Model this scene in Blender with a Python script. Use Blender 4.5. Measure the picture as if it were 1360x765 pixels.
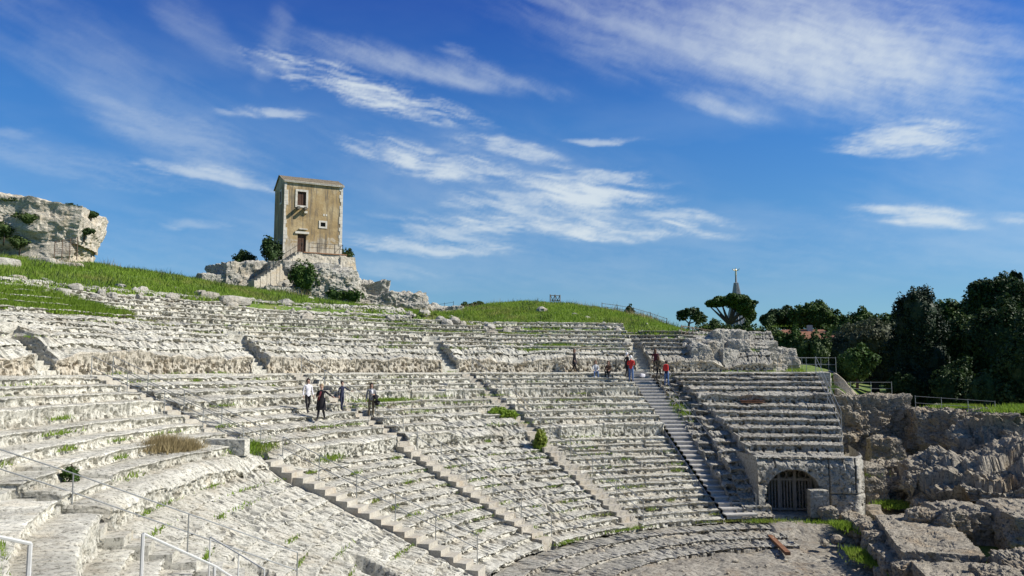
import bpy, bmesh, math, random
import numpy as np
from mathutils import Vector, Matrix
for o in list(bpy.data.objects): bpy.data.objects.remove(o)
SC = bpy.context.scene
C = SC.collection
R = math.radians

# ------------------------------------------------------------------ camera (eye height is z = 0)
cd = bpy.data.cameras.new('camera'); cam = bpy.data.objects.new('camera', cd); C.objects.link(cam)
cd.sensor_width = 36.0; cd.lens = 28.0; cd.clip_start = 0.1; cd.clip_end = 9000
cam.location = (0, 0, 0); PITCH = 0.0993
cam.rotation_euler = (R(90) + PITCH, 0, 0)
SC.camera = cam

# ------------------------------------------------------------------ daylight
SUN_AZ, SUN_EL = 96.0, 39.0            # clockwise from the view axis (+Y)
w = bpy.data.worlds.new('World'); SC.world = w; w.use_nodes = True
nt = w.node_tree; nt.nodes.clear()
def wn(t, **k):
    n = nt.nodes.new(t)
    for a, b in k.items(): setattr(n, a, b)
    return n
out = wn('ShaderNodeOutputWorld'); bg = wn('ShaderNodeBackground'); bg.inputs['Strength'].default_value = 0.076
sky = wn('ShaderNodeTexSky', sky_type='NISHITA', sun_disc=False)
sky.sun_elevation = R(SUN_EL); sky.sun_rotation = R(SUN_AZ)
sky.altitude = 100; sky.air_density = 1.0; sky.dust_density = 0.25; sky.ozone_density = 2.2
tc = wn('ShaderNodeTexCoord')
def mth(op, a, b=None, c=None, clamp=False):
    n = wn('ShaderNodeMath', operation=op); n.use_clamp = clamp
    for i, v in enumerate((a, b, c)):
        if v is None: continue
        if isinstance(v, (int, float)): n.inputs[i].default_value = v
        else: nt.links.new(v, n.inputs[i])
    return n.outputs[0]
sep = wn('ShaderNodeSeparateXYZ'); nt.links.new(tc.outputs['Generated'], sep.inputs[0])
el = mth('MULTIPLY', mth('ARCSINE', sep.outputs[2]), 57.29578)
hs = wn('ShaderNodeHueSaturation'); hs.inputs['Saturation'].default_value = 1.0
# clear, dust-free winter air: the blue stays clean down to the horizon
elr = wn('ShaderNodeMapRange'); elr.inputs[1].default_value = 0; elr.inputs[2].default_value = 45; nt.links.new(el, elr.inputs[0])
gr = wn('ShaderNodeValToRGB'); nt.links.new(elr.outputs[0], gr.inputs[0])
e_ = gr.color_ramp.elements
for i_ in range(4): e_.new(.5)
for x_, (p_, c_) in zip(e_, [(0, (.42, .72, .95)), (.12, (.395, .69, .965)), (.25, (.28, .71, 1.08)), (.38, (.19, .68, 1.2)), (.56, (.13, .45, 1.15)), (1, (.55, .72, .95))]):
    x_.position = p_; x_.color = (*c_, 1)
tint = wn('ShaderNodeMix', data_type='RGBA', blend_type='MULTIPLY'); tint.inputs['Factor'].default_value = 1
nt.links.new(sky.outputs[0], tint.inputs[6]); nt.links.new(gr.outputs[0], tint.inputs[7]); nt.links.new(tint.outputs[2], hs.inputs['Color'])
nt.links.new(hs.outputs[0], bg.inputs[0]); nt.links.new(bg.outputs[0], out.inputs[0])

sd = bpy.data.lights.new('sun', 'SUN'); sd.energy = 5.0; sd.angle = R(.53); sd.color = (1.0, .955, .87)
so = bpy.data.objects.new('sun', sd); C.objects.link(so)
sdir = Vector((math.sin(R(SUN_AZ)) * math.cos(R(SUN_EL)), math.cos(R(SUN_AZ)) * math.cos(R(SUN_EL)), math.sin(R(SUN_EL))))
so.rotation_euler = sdir.to_track_quat('Z', 'Y').to_euler(); so.location = (60, -20, 50)
SC.view_settings.view_transform = 'Standard'; SC.view_settings.look = 'None'
SC.view_settings.exposure = 0.5; SC.view_settings.gamma = 1.0
SC.render.engine = 'CYCLES'
SC.cycles.max_bounces = 4; SC.cycles.diffuse_bounces = 3; SC.cycles.transparent_max_bounces = 24; SC.cycles.use_denoising = True

# ------------------------------------------------------------------ helpers
def tag(o, label=None, cat=None, group=None, kind=None):
    if label: o['label'] = label
    if cat: o['category'] = cat
    if group: o['group'] = group
    if kind: o['kind'] = kind
    return o
def empty(name, loc, label=None, cat=None, group=None, rz=0.0):
    o = bpy.data.objects.new(name, None); C.objects.link(o); o.empty_display_size = .3
    o.location = loc; o.rotation_euler = (0, 0, rz)
    return tag(o, label, cat, group)
def link(name, me, mats, parent=None, loc=None, world=False):
    o = bpy.data.objects.new(name, me); C.objects.link(o)
    for m in (mats if isinstance(mats, (list, tuple)) else [mats]): me.materials.append(m)
    if parent is not None:
        o.parent = parent
        if world: o.matrix_parent_inverse = Matrix.LocRotScale(parent.location, parent.rotation_euler, None).inverted()
    if loc is not None: o.location = loc
    return o
def np_mesh(name, V, Q, smooth=False, midx=None):
    """V (n,3), Q (k,3 or 4) -> mesh"""
    V = np.ascontiguousarray(V, dtype=np.float32).reshape(-1, 3); Q = np.ascontiguousarray(Q, dtype=np.int32)
    k, s = Q.shape
    me = bpy.data.meshes.new(name)
    me.vertices.add(len(V)); me.vertices.foreach_set('co', V.ravel())
    me.loops.add(k * s); me.loops.foreach_set('vertex_index', Q.ravel())
    me.polygons.add(k); me.polygons.foreach_set('loop_start', np.arange(0, k * s, s, dtype=np.int32))
    me.polygons.foreach_set('loop_total', np.full(k, s, dtype=np.int32))
    me.polygons.foreach_set('use_smooth', np.full(k, smooth, dtype=bool))
    if midx is not None: me.polygons.foreach_set('material_index', np.asarray(midx, dtype=np.int32))
    me.update(calc_edges=True); me.validate()
    return me
def grid_q(n, m, base=0, flip=False):
    i = np.arange(n - 1)[:, None]; j = np.arange(m - 1)[None, :]
    a = base + i * m + j
    q = np.stack([a, a + 1, a + m + 1, a + m], -1).reshape(-1, 4)
    return q[:, ::-1] if flip else q
def ihash(ix, iy, iz, seed):
    h = (ix.astype(np.int64) * 374761393 + iy.astype(np.int64) * 668265263 + iz.astype(np.int64) * 1274126177 + seed * 974634721) & 0xffffffff
    h = ((h ^ (h >> 13)) * 1103515245) & 0xffffffff
    h = ((h ^ (h >> 16)) * 1597334677) & 0xffffffff
    h = h ^ (h >> 15)
    return (h & 0xffffff).astype(np.float32) / 0xffffff
def vnoise(x, y, z, seed=0):
    x, y, z = np.broadcast_arrays(np.asarray(x, float), np.asarray(y, float), np.asarray(z, float))
    fx, fy, fz = np.floor(x), np.floor(y), np.floor(z)
    ux, uy, uz = x - fx, y - fy, z - fz
    ix, iy, iz = fx.astype(np.int64), fy.astype(np.int64), fz.astype(np.int64)
    ux = ux * ux * (3 - 2 * ux); uy = uy * uy * (3 - 2 * uy); uz = uz * uz * (3 - 2 * uz)
    r = 0
    for a in (0, 1):
        for b in (0, 1):
            for c in (0, 1):
                wgt = (ux if a else 1 - ux) * (uy if b else 1 - uy) * (uz if c else 1 - uz)
                r = r + wgt * ihash(ix + a, iy + b, iz + c, seed)
    return r * 2 - 1
def fbm(x, y, z, f, oct=4, seed=0, gain=.5):
    s = 0; a = 1.0; tot = 0
    for k in range(oct):
        s = s + a * vnoise(np.asarray(x) * f, np.asarray(y) * f, np.asarray(z) * f, seed + k * 17); tot += a; a *= gain; f *= 2.03
    return s / tot
def sstep(a, b, x):
    t = np.clip((x - a) / (b - a), 0, 1); return t * t * (3 - 2 * t)

class MB:
    """collects boxes, tubes, lofts -> one mesh"""
    def __init__(s): s.v = []; s.f = []
    def add(s, V, F):
        b = len(s.v); s.v += [tuple(map(float, p)) for p in V]; s.f += [tuple(b + i for i in f) for f in F]
    def box(s, c, d, M=None, jit=0.0, rng=None):
        V = []
        for sx, sy, sz in ((-1,-1,-1),(1,-1,-1),(1,1,-1),(-1,1,-1),(-1,-1,1),(1,-1,1),(1,1,1),(-1,1,1)):
            p = Vector((sx * d[0] / 2, sy * d[1] / 2, sz * d[2] / 2))
            if rng: p += Vector([rng.uniform(-jit, jit) for _ in range(3)])
            if M is not None: p = M @ p
            V.append(p + Vector(c))
        s.add(V, [(0,3,2,1),(4,5,6,7),(0,1,5,4),(1,2,6,5),(2,3,7,6),(3,0,4,7)]); return s
    def tube(s, pts, r, n=6, caps=True):
        pts = [Vector(p) for p in pts]; rings = []
        rr = r if isinstance(r, (list, tuple)) else [r] * len(pts)
        for i, p in enumerate(pts):
            t = (pts[min(i + 1, len(pts) - 1)] - pts[max(i - 1, 0)]).normalized()
            u = t.cross(Vector((0, 0, 1)) if abs(t.z) < .9 else Vector((1, 0, 0))).normalized(); v = t.cross(u)
            rings.append([p + u * rr[i] * math.cos(k * 2 * math.pi / n) + v * rr[i] * math.sin(k * 2 * math.pi / n) for k in range(n)])
        V = [q for g in rings for q in g]; F = []
        for i in range(len(pts) - 1):
            for k in range(n): F.append((i*n+k, i*n+(k+1)%n, (i+1)*n+(k+1)%n, (i+1)*n+k))
        if caps: F += [tuple(range(n))[::-1], tuple((len(pts)-1)*n+k for k in range(n))]
        s.add(V, F); return s
    def build(s, name, mat, parent=None, smooth=False, loc=None, world=False, bevel=0):
        me = bpy.data.meshes.new(name); me.from_pydata(s.v, [], s.f)
        bm = bmesh.new(); bm.from_mesh(me); bmesh.ops.recalc_face_normals(bm, faces=bm.faces)
        if bevel: bmesh.ops.bevel(bm, geom=list(bm.edges), offset=bevel, segments=1, affect='EDGES', clamp_overlap=True)
        bm.to_mesh(me); bm.free()
        if smooth: me.polygons.foreach_set('use_smooth', [True] * len(me.polygons))
        me.update()
        return link(name, me, mat, parent, loc, world)

# ------------------------------------------------------------------ materials
def new_mat(name):
    m = bpy.data.materials.new(name); m.use_nodes = True
    n = m.node_tree; b = n.nodes['Principled BSDF']; return m, n, b
def nn(n, t, **k):
    x = n.nodes.new(t)
    for a, b in k.items(): setattr(x, a, b)
    return x
def tex(n, coord, kind, scale, detail=4, rough=.6, dist=0.0, sc3=None):
    mp = nn(n, 'ShaderNodeMapping'); n.links.new(coord, mp.inputs[0])
    if sc3: mp.inputs['Scale'].default_value = sc3
    if kind == 'noise':
        t = nn(n, 'ShaderNodeTexNoise'); t.inputs['Detail'].default_value = detail; t.inputs['Roughness'].default_value = rough; t.inputs['Distortion'].default_value = dist
    else:
        t = nn(n, 'ShaderNodeTexVoronoi', feature='F1' if kind == 'vor' else 'DISTANCE_TO_EDGE')
    t.inputs['Scale'].default_value = scale; n.links.new(mp.outputs[0], t.inputs['Vector'])
    return t.outputs[0]
def ramp(n, fac, stops):
    r = nn(n, 'ShaderNodeValToRGB'); e = r.color_ramp.elements
    while len(e) < len(stops): e.new(.5)
    for x, (p, c) in zip(e, stops): x.position = p; x.color = (*c, 1) if len(c) == 3 else c
    n.links.new(fac, r.inputs[0]); return r.outputs[0]
def mixrgb(n, fac, a, b, mode='MIX'):
    m = nn(n, 'ShaderNodeMix', data_type='RGBA', blend_type=mode)
    for i, v in ((0, fac), (6, a), (7, b)):
        if isinstance(v, (int, float)): m.inputs[i].default_value = v
        elif isinstance(v, tuple): m.inputs[i].default_value = (*v, 1)
        else: n.links.new(v, m.inputs[i])
    return m.outputs[2]
def bump(n, b, h, strength, dist=.05):
    bp = nn(n, 'ShaderNodeBump'); bp.inputs['Strength'].default_value = strength; bp.inputs['Distance'].default_value = dist
    n.links.new(h, bp.inputs['Height']); n.links.new(bp.outputs[0], b.inputs['Normal'])
def attr(n, name):
    a = nn(n, 'ShaderNodeAttribute'); a.attribute_name = name; return a.outputs['Fac']
def mfac(n, x, k, op='MULTIPLY'):
    f = nn(n, 'ShaderNodeMath', operation=op); n.links.new(x, f.inputs[0])
    if isinstance(k, (int, float)): f.inputs[1].default_value = k
    else: n.links.new(k, f.inputs[1])
    return f.outputs[0]
def stone_mat(name, light, mid, dark, tan, tan_amt=.35, pit=.55, scale=1.0, bumpd=.05, lichen=.0):
    m, n, b = new_mat(name)
    g = nn(n, 'ShaderNodeNewGeometry'); P = g.outputs['Position']
    med = tex(n, P, 'noise', 3.4 * scale, 6, .74)
    col = ramp(n, med, [(.33, mid), (.60, light)])
    big = tex(n, P, 'noise', .42 * scale, 5, .66, .5)
    col = mixrgb(n, ramp(n, big, [(.40, (0, 0, 0)), (.62, (.55, .55, .55))]), col, mid)      # whole areas gone grey
    tn = ramp(n, tex(n, P, 'noise', .8 * scale, 5, .66, .4), [(.52, (0, 0, 0)), (.68, (1, 1, 1))])
    col = mixrgb(n, mfac(n, tn, tan_amt), col, tan)
    # every block has its own tone; earth has settled at the back of the treads
    tone = mfac(n, mfac(n, attr(n, 'tone'), .20), 1.0, 'ADD')
    cv = nn(n, 'ShaderNodeCombineXYZ')
    for i in range(3): n.links.new(tone, cv.inputs[i])
    col = mixrgb(n, 1.0, col, cv.outputs[0], 'MULTIPLY')
    soil = mfac(n, attr(n, 'soil'), ramp(n, tex(n, P, 'noise', 1.6 * scale, 5, .7), [(.36, (0, 0, 0)), (.60, (1, 1, 1))]))
    col = mixrgb(n, mfac(n, soil, .7), col, (.30, .26, .195))
    # weathering pits, the shade inside them put into the colour, and black lichen specks
    sp = tex(n, P, 'noise', 9.0 * scale, 5, .82)
    pm = ramp(n, sp, [(.38, (1, 1, 1)), (.50, (0, 0, 0))])
    col = mixrgb(n, mfac(n, pm, pit), col, dark)
    if lichen:
        lm = ramp(n, tex(n, P, 'noise', 1.9 * scale, 7, .78), [(.56, (0, 0, 0)), (.66, (1, 1, 1))])
        col = mixrgb(n, mfac(n, lm, lichen), col, dark)
    n.links.new(col, b.inputs['Base Color']); b.inputs['Roughness'].default_value = .95; b.inputs['Specular IOR Level'].default_value = .15
    bump(n, b, sp, 1.0, bumpd)
    return m
LIME = stone_mat('limestone', (.66, .635, .545), (.45, .43, .365), (.085, .082, .062), (.45, .365, .235), .35, .85, lichen=.25)
LIME_R = stone_mat('limestone_grey', (.47, .445, .385), (.30, .285, .24), (.062, .058, .046), (.31, .235, .15), .4, .85, lichen=.35)
WALLST = stone_mat('podium_stone', (.60, .545, .44), (.45, .41, .33), (.10, .085, .06), (.44, .33, .20), .55, .85, lichen=.25)
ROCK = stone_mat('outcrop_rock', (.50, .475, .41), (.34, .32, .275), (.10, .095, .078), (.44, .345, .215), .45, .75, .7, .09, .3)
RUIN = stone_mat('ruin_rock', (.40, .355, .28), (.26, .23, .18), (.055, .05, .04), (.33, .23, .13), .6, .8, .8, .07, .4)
FLOOR = stone_mat('floor_stone', (.38, .35, .29), (.20, .178, .145), (.07, .062, .048), (.25, .185, .12), .6, .85, .9, .03, .4)
FLOOR_L = stone_mat('pale_floor_stone', (.47, .43, .35), (.31, .275, .215), (.085, .075, .055), (.36, .27, .16), .6, .75, .9, .03, .3)
def plain_mat(name, col, rough=.7, metal=0.0, var=.25, scale=6.0, bumps=.0):
    m, n, b = new_mat(name)
    g = nn(n, 'ShaderNodeTexCoord'); t = tex(n, g.outputs['Object'], 'noise', scale, 5, .65)
    c2 = tuple(c * (1 - var) for c in col); c3 = tuple(min(1, c * (1 + var * .6)) for c in col)
    n.links.new(ramp(n, t, [(.3, c2), (.7, c3)]), b.inputs['Base Color'])
    b.inputs['Roughness'].default_value = rough; b.inputs['Metallic'].default_value = metal
    b.inputs['Specular IOR Level'].default_value = .3
    if bumps: bump(n, b, t, bumps, .02)
    return m
def leaf_mat(name, dark, light, trans=.25, dry=None):
    m, n, b = new_mat(name)
    g = nn(n, 'ShaderNodeNewGeometry')
    col = ramp(n, g.outputs['Random Per Island'], [(0, dark), (.6, tuple((a + c) / 2 for a, c in zip(dark, light))), (1, light)])
    big = tex(n, g.outputs['Position'], 'noise', .45, 3, .6)
    col = mixrgb(n, ramp(n, big, [(.35, (0, 0, 0)), (.65, (.55, .55, .55))]), col, light)
    if dry:
        dz = tex(n, g.outputs['Position'], 'noise', .16, 5, .7, .3)
        col = mixrgb(n, ramp(n, dz, [(.53, (0, 0, 0)), (.70, (.8, .8, .8))]), col, dry)
    b.inputs['Roughness'].default_value = .6; b.inputs['Specular IOR Level'].default_value = .2
    n.links.new(col, b.inputs['Base Color'])
    tr = nn(n, 'ShaderNodeBsdfTranslucent'); n.links.new(col, tr.inputs['Color'])
    mx = nn(n, 'ShaderNodeMixShader'); mx.inputs[0].default_value = trans
    n.links.new(b.outputs[0], mx.inputs[1]); n.links.new(tr.outputs[0], mx.inputs[2])
    n.links.new(mx.outputs[0], n.nodes['Material Output'].inputs['Surface'])
    return m

# ------------------------------------------------------------------ cirrus: a high thin veil 4 km out, dense where ice streaks lie
CL = [(-11.0,19.2,6.15,0.82,-12,0.88,1,0.3,0.95), (-5.9,20.8,8.07,0.82,-8,0.5,2,0.3,1.1), (-5.8,14.5,5.02,0.76,-11,0.85,1,0.3,0.95),
      (0.0,15.2,3.44,0.71,-14,0.7,1,0.3,1.0), (4.9,12.0,4.73,1.02,-6,0.9,1,0.25,0.95), (6.6,13.5,2.37,0.41,-2,0.75,1,0.3,0.95),
      (-0.8,11.4,3.15,0.66,-10,0.75,1,0.3,1.0), (3.7,9.9,8.64,0.56,-4,0.9,1,0.28,0.9), (-6.2,8.6,5.23,0.46,-3,0.7,1,0.3,1.0),
      (-8.7,6.9,3.39,0.46,-2,0.4,1,0.3,1.0), (-4.4,9.6,3.14,0.41,-6,0.6,1,0.3,1.0), (-20.9,12.6,4.21,0.51,-6,0.6,1,0.3,1.0),
      (-22.4,9.4,2.20,0.26,3,0.45,1,0.3,1.0), (12.5,10.3,2.88,0.31,-8,0.65,1,0.3,0.9), (27.3,9.6,2.83,0.51,-9,0.85,1,0.28,0.9),
      (27.1,14.3,3.28,0.82,-2,0.85,1,0.3,1.0), (6.8,16.1,2.39,0.20,-3,0.55,1,0.3,0.9), (15.3,17.5,3.19,0.61,-18,0.6,2,0.3,1.0),
      (23.7,19.3,9.10,3.06,-14,0.8,2,0.25,1.15), (15.9,22.1,12.97,3.57,-14,0.55,2,0.25,1.25), (-25.5,16.4,10.62,2.29,-28,0.36,2,0.2,1.2),
      (-23.6,15.2,5.03,1.12,-15,0.42,1,0.2,1.1), (-17.5,21.1,0.75,2.14,-25,0.42,2,0.25,1.1), (-22.3,21.8,2.70,1.02,-30,0.3,2,0.25,1.1),
      (-17.5,17.3,2.39,0.31,2,0.55,1,0.3,0.9), (-29.2,12.4,6.84,0.76,-5,0.3,1,0.2,1.1), (-32.6,14.1,1.37,0.26,0,0.35,1,0.3,1.0),
      (-3.5,22.2,1.62,0.31,-15,0.4,1,0.3,1.0), (32.9,9.2,1.15,0.26,-6,0.5,1,0.3,0.9), (0.0,7.5,36.55,2.04,0,0.2,1,0.2,1.2),
      (31.1,8.7,6.80,3.06,-10,0.25,2,0.2,1.2), (-1.7,12.6,11.58,3.06,-8,0.25,2,0.2,1.2)]
def cirrus():
    azs = np.linspace(-50, 50, 980); els = np.linspace(.5, 44, 430)
    A, E = np.meshgrid(azs, els)
    keep = np.ones_like(A)
    Aw = A + 1.1 * fbm(A, E, 0, .16, 4, 201) + .35 * fbm(A, E, 2, .9, 3, 203)
    Ew = E + .6 * fbm(A, E, 5, .16, 4, 202) + .22 * fbm(A, E, 8, .9, 3, 204)
    for i, (a0, e0, ra, re, tilt, gain, kind, lo, hi) in enumerate(CL):
        ra, re = ra * 1.22, re * 1.45; t = math.radians(tilt); c_, s_ = math.cos(t), math.sin(t)
        U = (A - a0) * c_ + (E - e0) * s_; V = (E - e0) * c_ - (A - a0) * s_
        box = (np.abs(U) < ra * 2.6) & (np.abs(V) < re * 2.8)
        if not box.any(): continue
        u = ((Aw[box] - a0) * c_ + (Ew[box] - e0) * s_); v = ((Ew[box] - e0) * c_ - (Aw[box] - a0) * s_)
        g = np.exp(-(u / ra) ** 2 * .9 - np.where(v < 0, (v / (re * .75)) ** 2, (v / (re * 1.2)) ** 2))
        th = math.radians(-9 if kind == 1 else -20)
        uu = U[box] * 1.0; sx, sy = (.30, 2.2) if kind == 1 else (.16, 1.2)
        k1, k2 = math.cos(th), math.sin(th)
        ax, ex = A[box], E[box]
        su, sv = ax * k1 + ex * k2, ex * k1 - ax * k2
        sv = sv + .35 * fbm(su, sv, 0, .35, 3, 230 + i)
        n = fbm(su * sx, sv * sy, i * 3.3, 1.0, 6, 240, .66)
        n2 = fbm(su * .8, sv * .8, i * 1.7, 1.0, 4, 260, .6)
        d = np.clip((g + (.95 if kind == 1 else .55) * n * np.clip(g * 2.2, 0, 1) + .35 * n2 * g - (lo - .16)) / (hi - lo + .5), 0, 1)
        d = d * d * (3 - 2 * d) * np.clip(g * 2.6, 0, 1)
        keep[box] *= 1 - gain * (.55 if gain < .5 else .95) * d
    veil = .05 + .10 * np.clip(fbm(A * .5, E * 1.6, 0, .25, 5, 280) + .2, 0, 1)
    D = 1 - keep * (1 - veil * np.exp(-((E - 8) / 14) ** 2))
    edge = sstep(50, 46, np.abs(A)) if False else np.clip((50 - np.abs(A)) / 4, 0, 1) * np.clip((44 - E) / 6, 0, 1)
    D *= edge
    a, e = np.radians(A), np.radians(E)
    P = np.stack([np.sin(a) * np.cos(e), np.cos(a) * np.cos(e), np.sin(e)], -1) * 4000
    me = np_mesh('cirrus_clouds', P.reshape(-1, 3), grid_q(*A.shape), True)
    at = me.attributes.new('ice_veil', 'FLOAT', 'POINT'); at.data.foreach_set('value', D.astype(np.float32).ravel())
    m = bpy.data.materials.new('cirrus'); m.use_nodes = True; n = m.node_tree; n.nodes.clear()
    at_ = n.nodes.new('ShaderNodeAttribute'); at_.attribute_name = 'ice_veil'
    em = n.nodes.new('ShaderNodeEmission'); em.inputs['Color'].default_value = (.86, .95, 1.0, 1); em.inputs['Strength'].default_value = .60
    tr = n.nodes.new('ShaderNodeBsdfTransparent'); mx = n.nodes.new('ShaderNodeMixShader'); ou = n.nodes.new('ShaderNodeOutputMaterial')
    n.links.new(at_.outputs['Fac'], mx.inputs[0]); n.links.new(tr.outputs[0], mx.inputs[1]); n.links.new(em.outputs[0], mx.inputs[2]); n.links.new(mx.outputs[0], ou.inputs[0])
    m.cycles.emission_sampling = 'NONE'
    o = link('cirrus_clouds', me, m); tag(o, kind='structure')
cirrus()
# ------------------------------------------------------------------ the theatre: one centre, rows as concentric cuts
OX, OY = 13.47, 25.56                         # centre of the orchestra
CAMDIR = math.atan2(-OX, -OY)
def pol(r, a, z=0.0):
    """radius, angle in degrees round the orchestra (0 = towards the viewer, growing clockwise) -> x, y, z"""
    t = CAMDIR + np.radians(a)
    return np.stack(np.broadcast_arrays(OX + r * np.sin(t), OY + r * np.cos(t), z), -1)
def polv(r, a, z=0.0): return Vector(pol(np.float64(r), np.float64(a), np.float64(z)))
def topol(x, y):
    return math.hypot(x - OX, y - OY), (math.degrees(math.atan2(x - OX, y - OY) - CAMDIR)) % 360
ZF, RB = -7.66, 15.0                          # orchestra floor, foot of the lowest row
RD = 33.1                                     # outer edge of the lower tiers = walkway edge
def lower_rows(near=False):
    rows = []
    n = 13
    for i in range(n): rows.append(((23.9 - RB) / n, 3.51 / n))
    rows.append((.95, .86))                   # the tall cut step
    k = 9; hs_ = [.29, .30, .29, .30, .50, .26, .26, .25, .0]
    tot = sum(hs_[:8]); hs_ = [h * (2.90 / tot) for h in hs_[:8]]
    for i, h in enumerate(hs_): rows.append((((2.1 if i == 0 else (RD - 24.85 - 2.1) / 7) if near else (RD - 24.85) / 8), h))
    return rows
def upper_rows(n=6):
    rows = [(.75, 1.32)]
    for i in range(4): rows.append((.72, .33))
    rows.append((1.0, .33))
    for i in range(n): rows.append((.62, .34))
    return rows
def profile(rows, r0, z0):
    """points bottom to top; each: r, z, straight-line z (what is left where the cut is worn away), row number, riser flag"""
    P = []; r, z = r0, z0
    for i, (d, h) in enumerate(rows):
        nr = 4 if h < .6 else 9
        for k in range(nr): t = k / nr; P.append((r + .05 * math.sin(t * math.pi), z + h * t * .93, i, 1))
        P.append((r - .03, z + h * .93, i, 1)); P.append((r - .005, z + h * .985, i, 0)); P.append((r + .045, z + h, i, 0))
        m = 3 if d < 1.2 else 6
        for k in range(1, m): P.append((r + .045 + (d - .045) * k / m, z + h - .015 * k / m, i, 0))
        P.append((r + d - .02, z + h - .02, i, 0))
        r += d; z += h
    return P, r, z
rng = np.random.default_rng(11)
HOLLOWS = [(-4.6, 26.3, 1.15, .75), (-6.9, 21.8, .7, .4)]        # broken hollows in the worn slabs: x, y, radius, depth
def worn(parts, r0, z0, a0, a1, w0, w1, ncol, ero, seed, skirt=1.6, rough=1.0, rmax=None, blk=(1.1, 3.2), groove=False):
    """one wedge of tiers as a grid of points (columns along the arc, rows up the slope)"""
    P, rE, zE = profile(parts, r0, z0)
    P = np.array(P); pr, pz, pi, pf = P.T; pi = pi.astype(int)
    order = np.cumsum([d for d, h in parts]); rs = np.concatenate([[r0], r0 + order]); zs = np.concatenate([[z0], z0 + np.cumsum([h for d, h in parts])])
    mids_r = np.concatenate([[r0], (rs[:-1] + rs[1:]) / 2, [rs[-1]]]); mids_z = np.concatenate([[z0], (zs[:-1] + zs[1:]) / 2 + .05, [zs[-1]]])
    pl = np.interp(pr, mids_r, mids_z)
    u = np.linspace(0, 1, ncol)[None, :]
    r = pr[:, None] + 0 * u; z = pz[:, None] + 0 * u
    wf = lambda w_: (w_(r) if callable(w_) else w_)
    A0 = a0 + np.degrees(wf(w0) / r); A1 = a1 - np.degrees(wf(w1) / r)
    a = A0 + (A1 - A0) * u
    xyz = pol(r, a, z); X, Y, Z = xyz[..., 0], xyz[..., 1], xyz[..., 2]
    e = ero(a, r)
    e = np.clip(e + .75 * e ** .5 * fbm(X, Y, Z, .55, 4, seed + 3), 0, 1)
    # separate blocks along each row: joints, lifted and broken ones
    rg = np.random.default_rng(seed)
    dz = np.zeros_like(z); dr = np.zeros_like(z); tone = np.zeros_like(z); soil = np.zeros_like(z)
    for i in range(len(parts)):
        sel = np.where(pi == i)[0]
        s = (a[sel[0]] - a0) * math.pi / 180 * rs[i]
        cuts = []; c = rg.uniform(0, 2)
        while c < s[-1]: cuts.append(c); c += rg.uniform(*blk)
        k = np.searchsorted(cuts, s); nb = len(cuts) + 1
        oz = rg.normal(0, .012, nb); orr = rg.normal(0, .022, nb)
        oz[rg.random(nb) < .06] -= .12; orr[rg.random(nb) < .06] += .14
        D = np.min(np.abs(s[None, :] - np.array(cuts + [1e3])[:, None]), 0)
        notch = np.exp(-(D / .035) ** 2)
        tall = parts[i][1] > .6; bt = rg.normal(0, .5, nb); bs = rg.uniform(.2, 1, nb)
        for q in sel:
            tone[q] = bt[k] - .8 * notch
            if not pf[q]: soil[q] = bs[k] * np.clip((pr[q] - rs[i] - .12) / max(.15, (parts[i][0] - .25)), 0, 1) ** .6
            elif pz[q] - zs[i] < .06: soil[q] = .7
            dz[q] += (oz[k] * (.6 if tall else 1) - .06 * notch) * (0 if pf[q] and q == sel[0] else 1)
            dr[q] += (orr[k] + .09 * notch * (pf[q] > 0))
    z = z + dz * (1 - e * .7); r = r + dr * (1 - e * .6)
    z = z * (1 - e) + (pl[:, None] + .03) * e
    # weathering: broad wear of the edges, mid lumps, grit
    edge = np.exp(-((pz[:, None] - pl[:, None]) / .12) ** 2) * 0 + 1
    n1 = fbm(X, Y, Z, .9, 4, seed + 7); n2 = fbm(X * 1.0, Y * 1.0, Z * 1.7, 3.1, 4, seed + 11, .6); n3 = fbm(X, Y, Z, 9.0, 3, seed + 23, .65)
    pits = np.clip(-fbm(X, Y, Z * 1.3, 7.0, 3, seed + 31) - .06, 0, 1)
    rb_ = rs[pi]; zb_ = zs[pi]; hh_ = np.array([h for d, h in parts])[pi]
    lowr = pf * np.clip(1.15 - (pz - zb_) / hh_, 0, 1)
    amp = rough * (1 + 1.6 * e)
    z = z + amp * (.03 * n1 + .018 * n2 + .014 * n3 - (.10 + .12 * e) * pits) + e * .16 * fbm(X, Y, Z, .7, 4, seed + 41)
    r = r + amp * (.04 * n1 + .022 * n2 + .016 * n3 + .55 * pits * lowr[:, None])
    for hx, hy, hr_, hd in HOLLOWS:
        q = np.hypot((X - hx), (Y - hy) * 1.6) / hr_ + .5 * fbm(X, Y, Z, 1.6, 3, 77)
        z = z - hd * sstep(1.0, .72, q)
    if groove: z = z - .20 * np.exp(-((r - 24.45) / .07) ** 4) * (a < 45.5)
    G = np.concatenate([pol(r, a, z), (tone * (1 - e * .7))[..., None], (soil * (1 - e * .6))[..., None]], -1)
    return G, pi, zE
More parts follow.
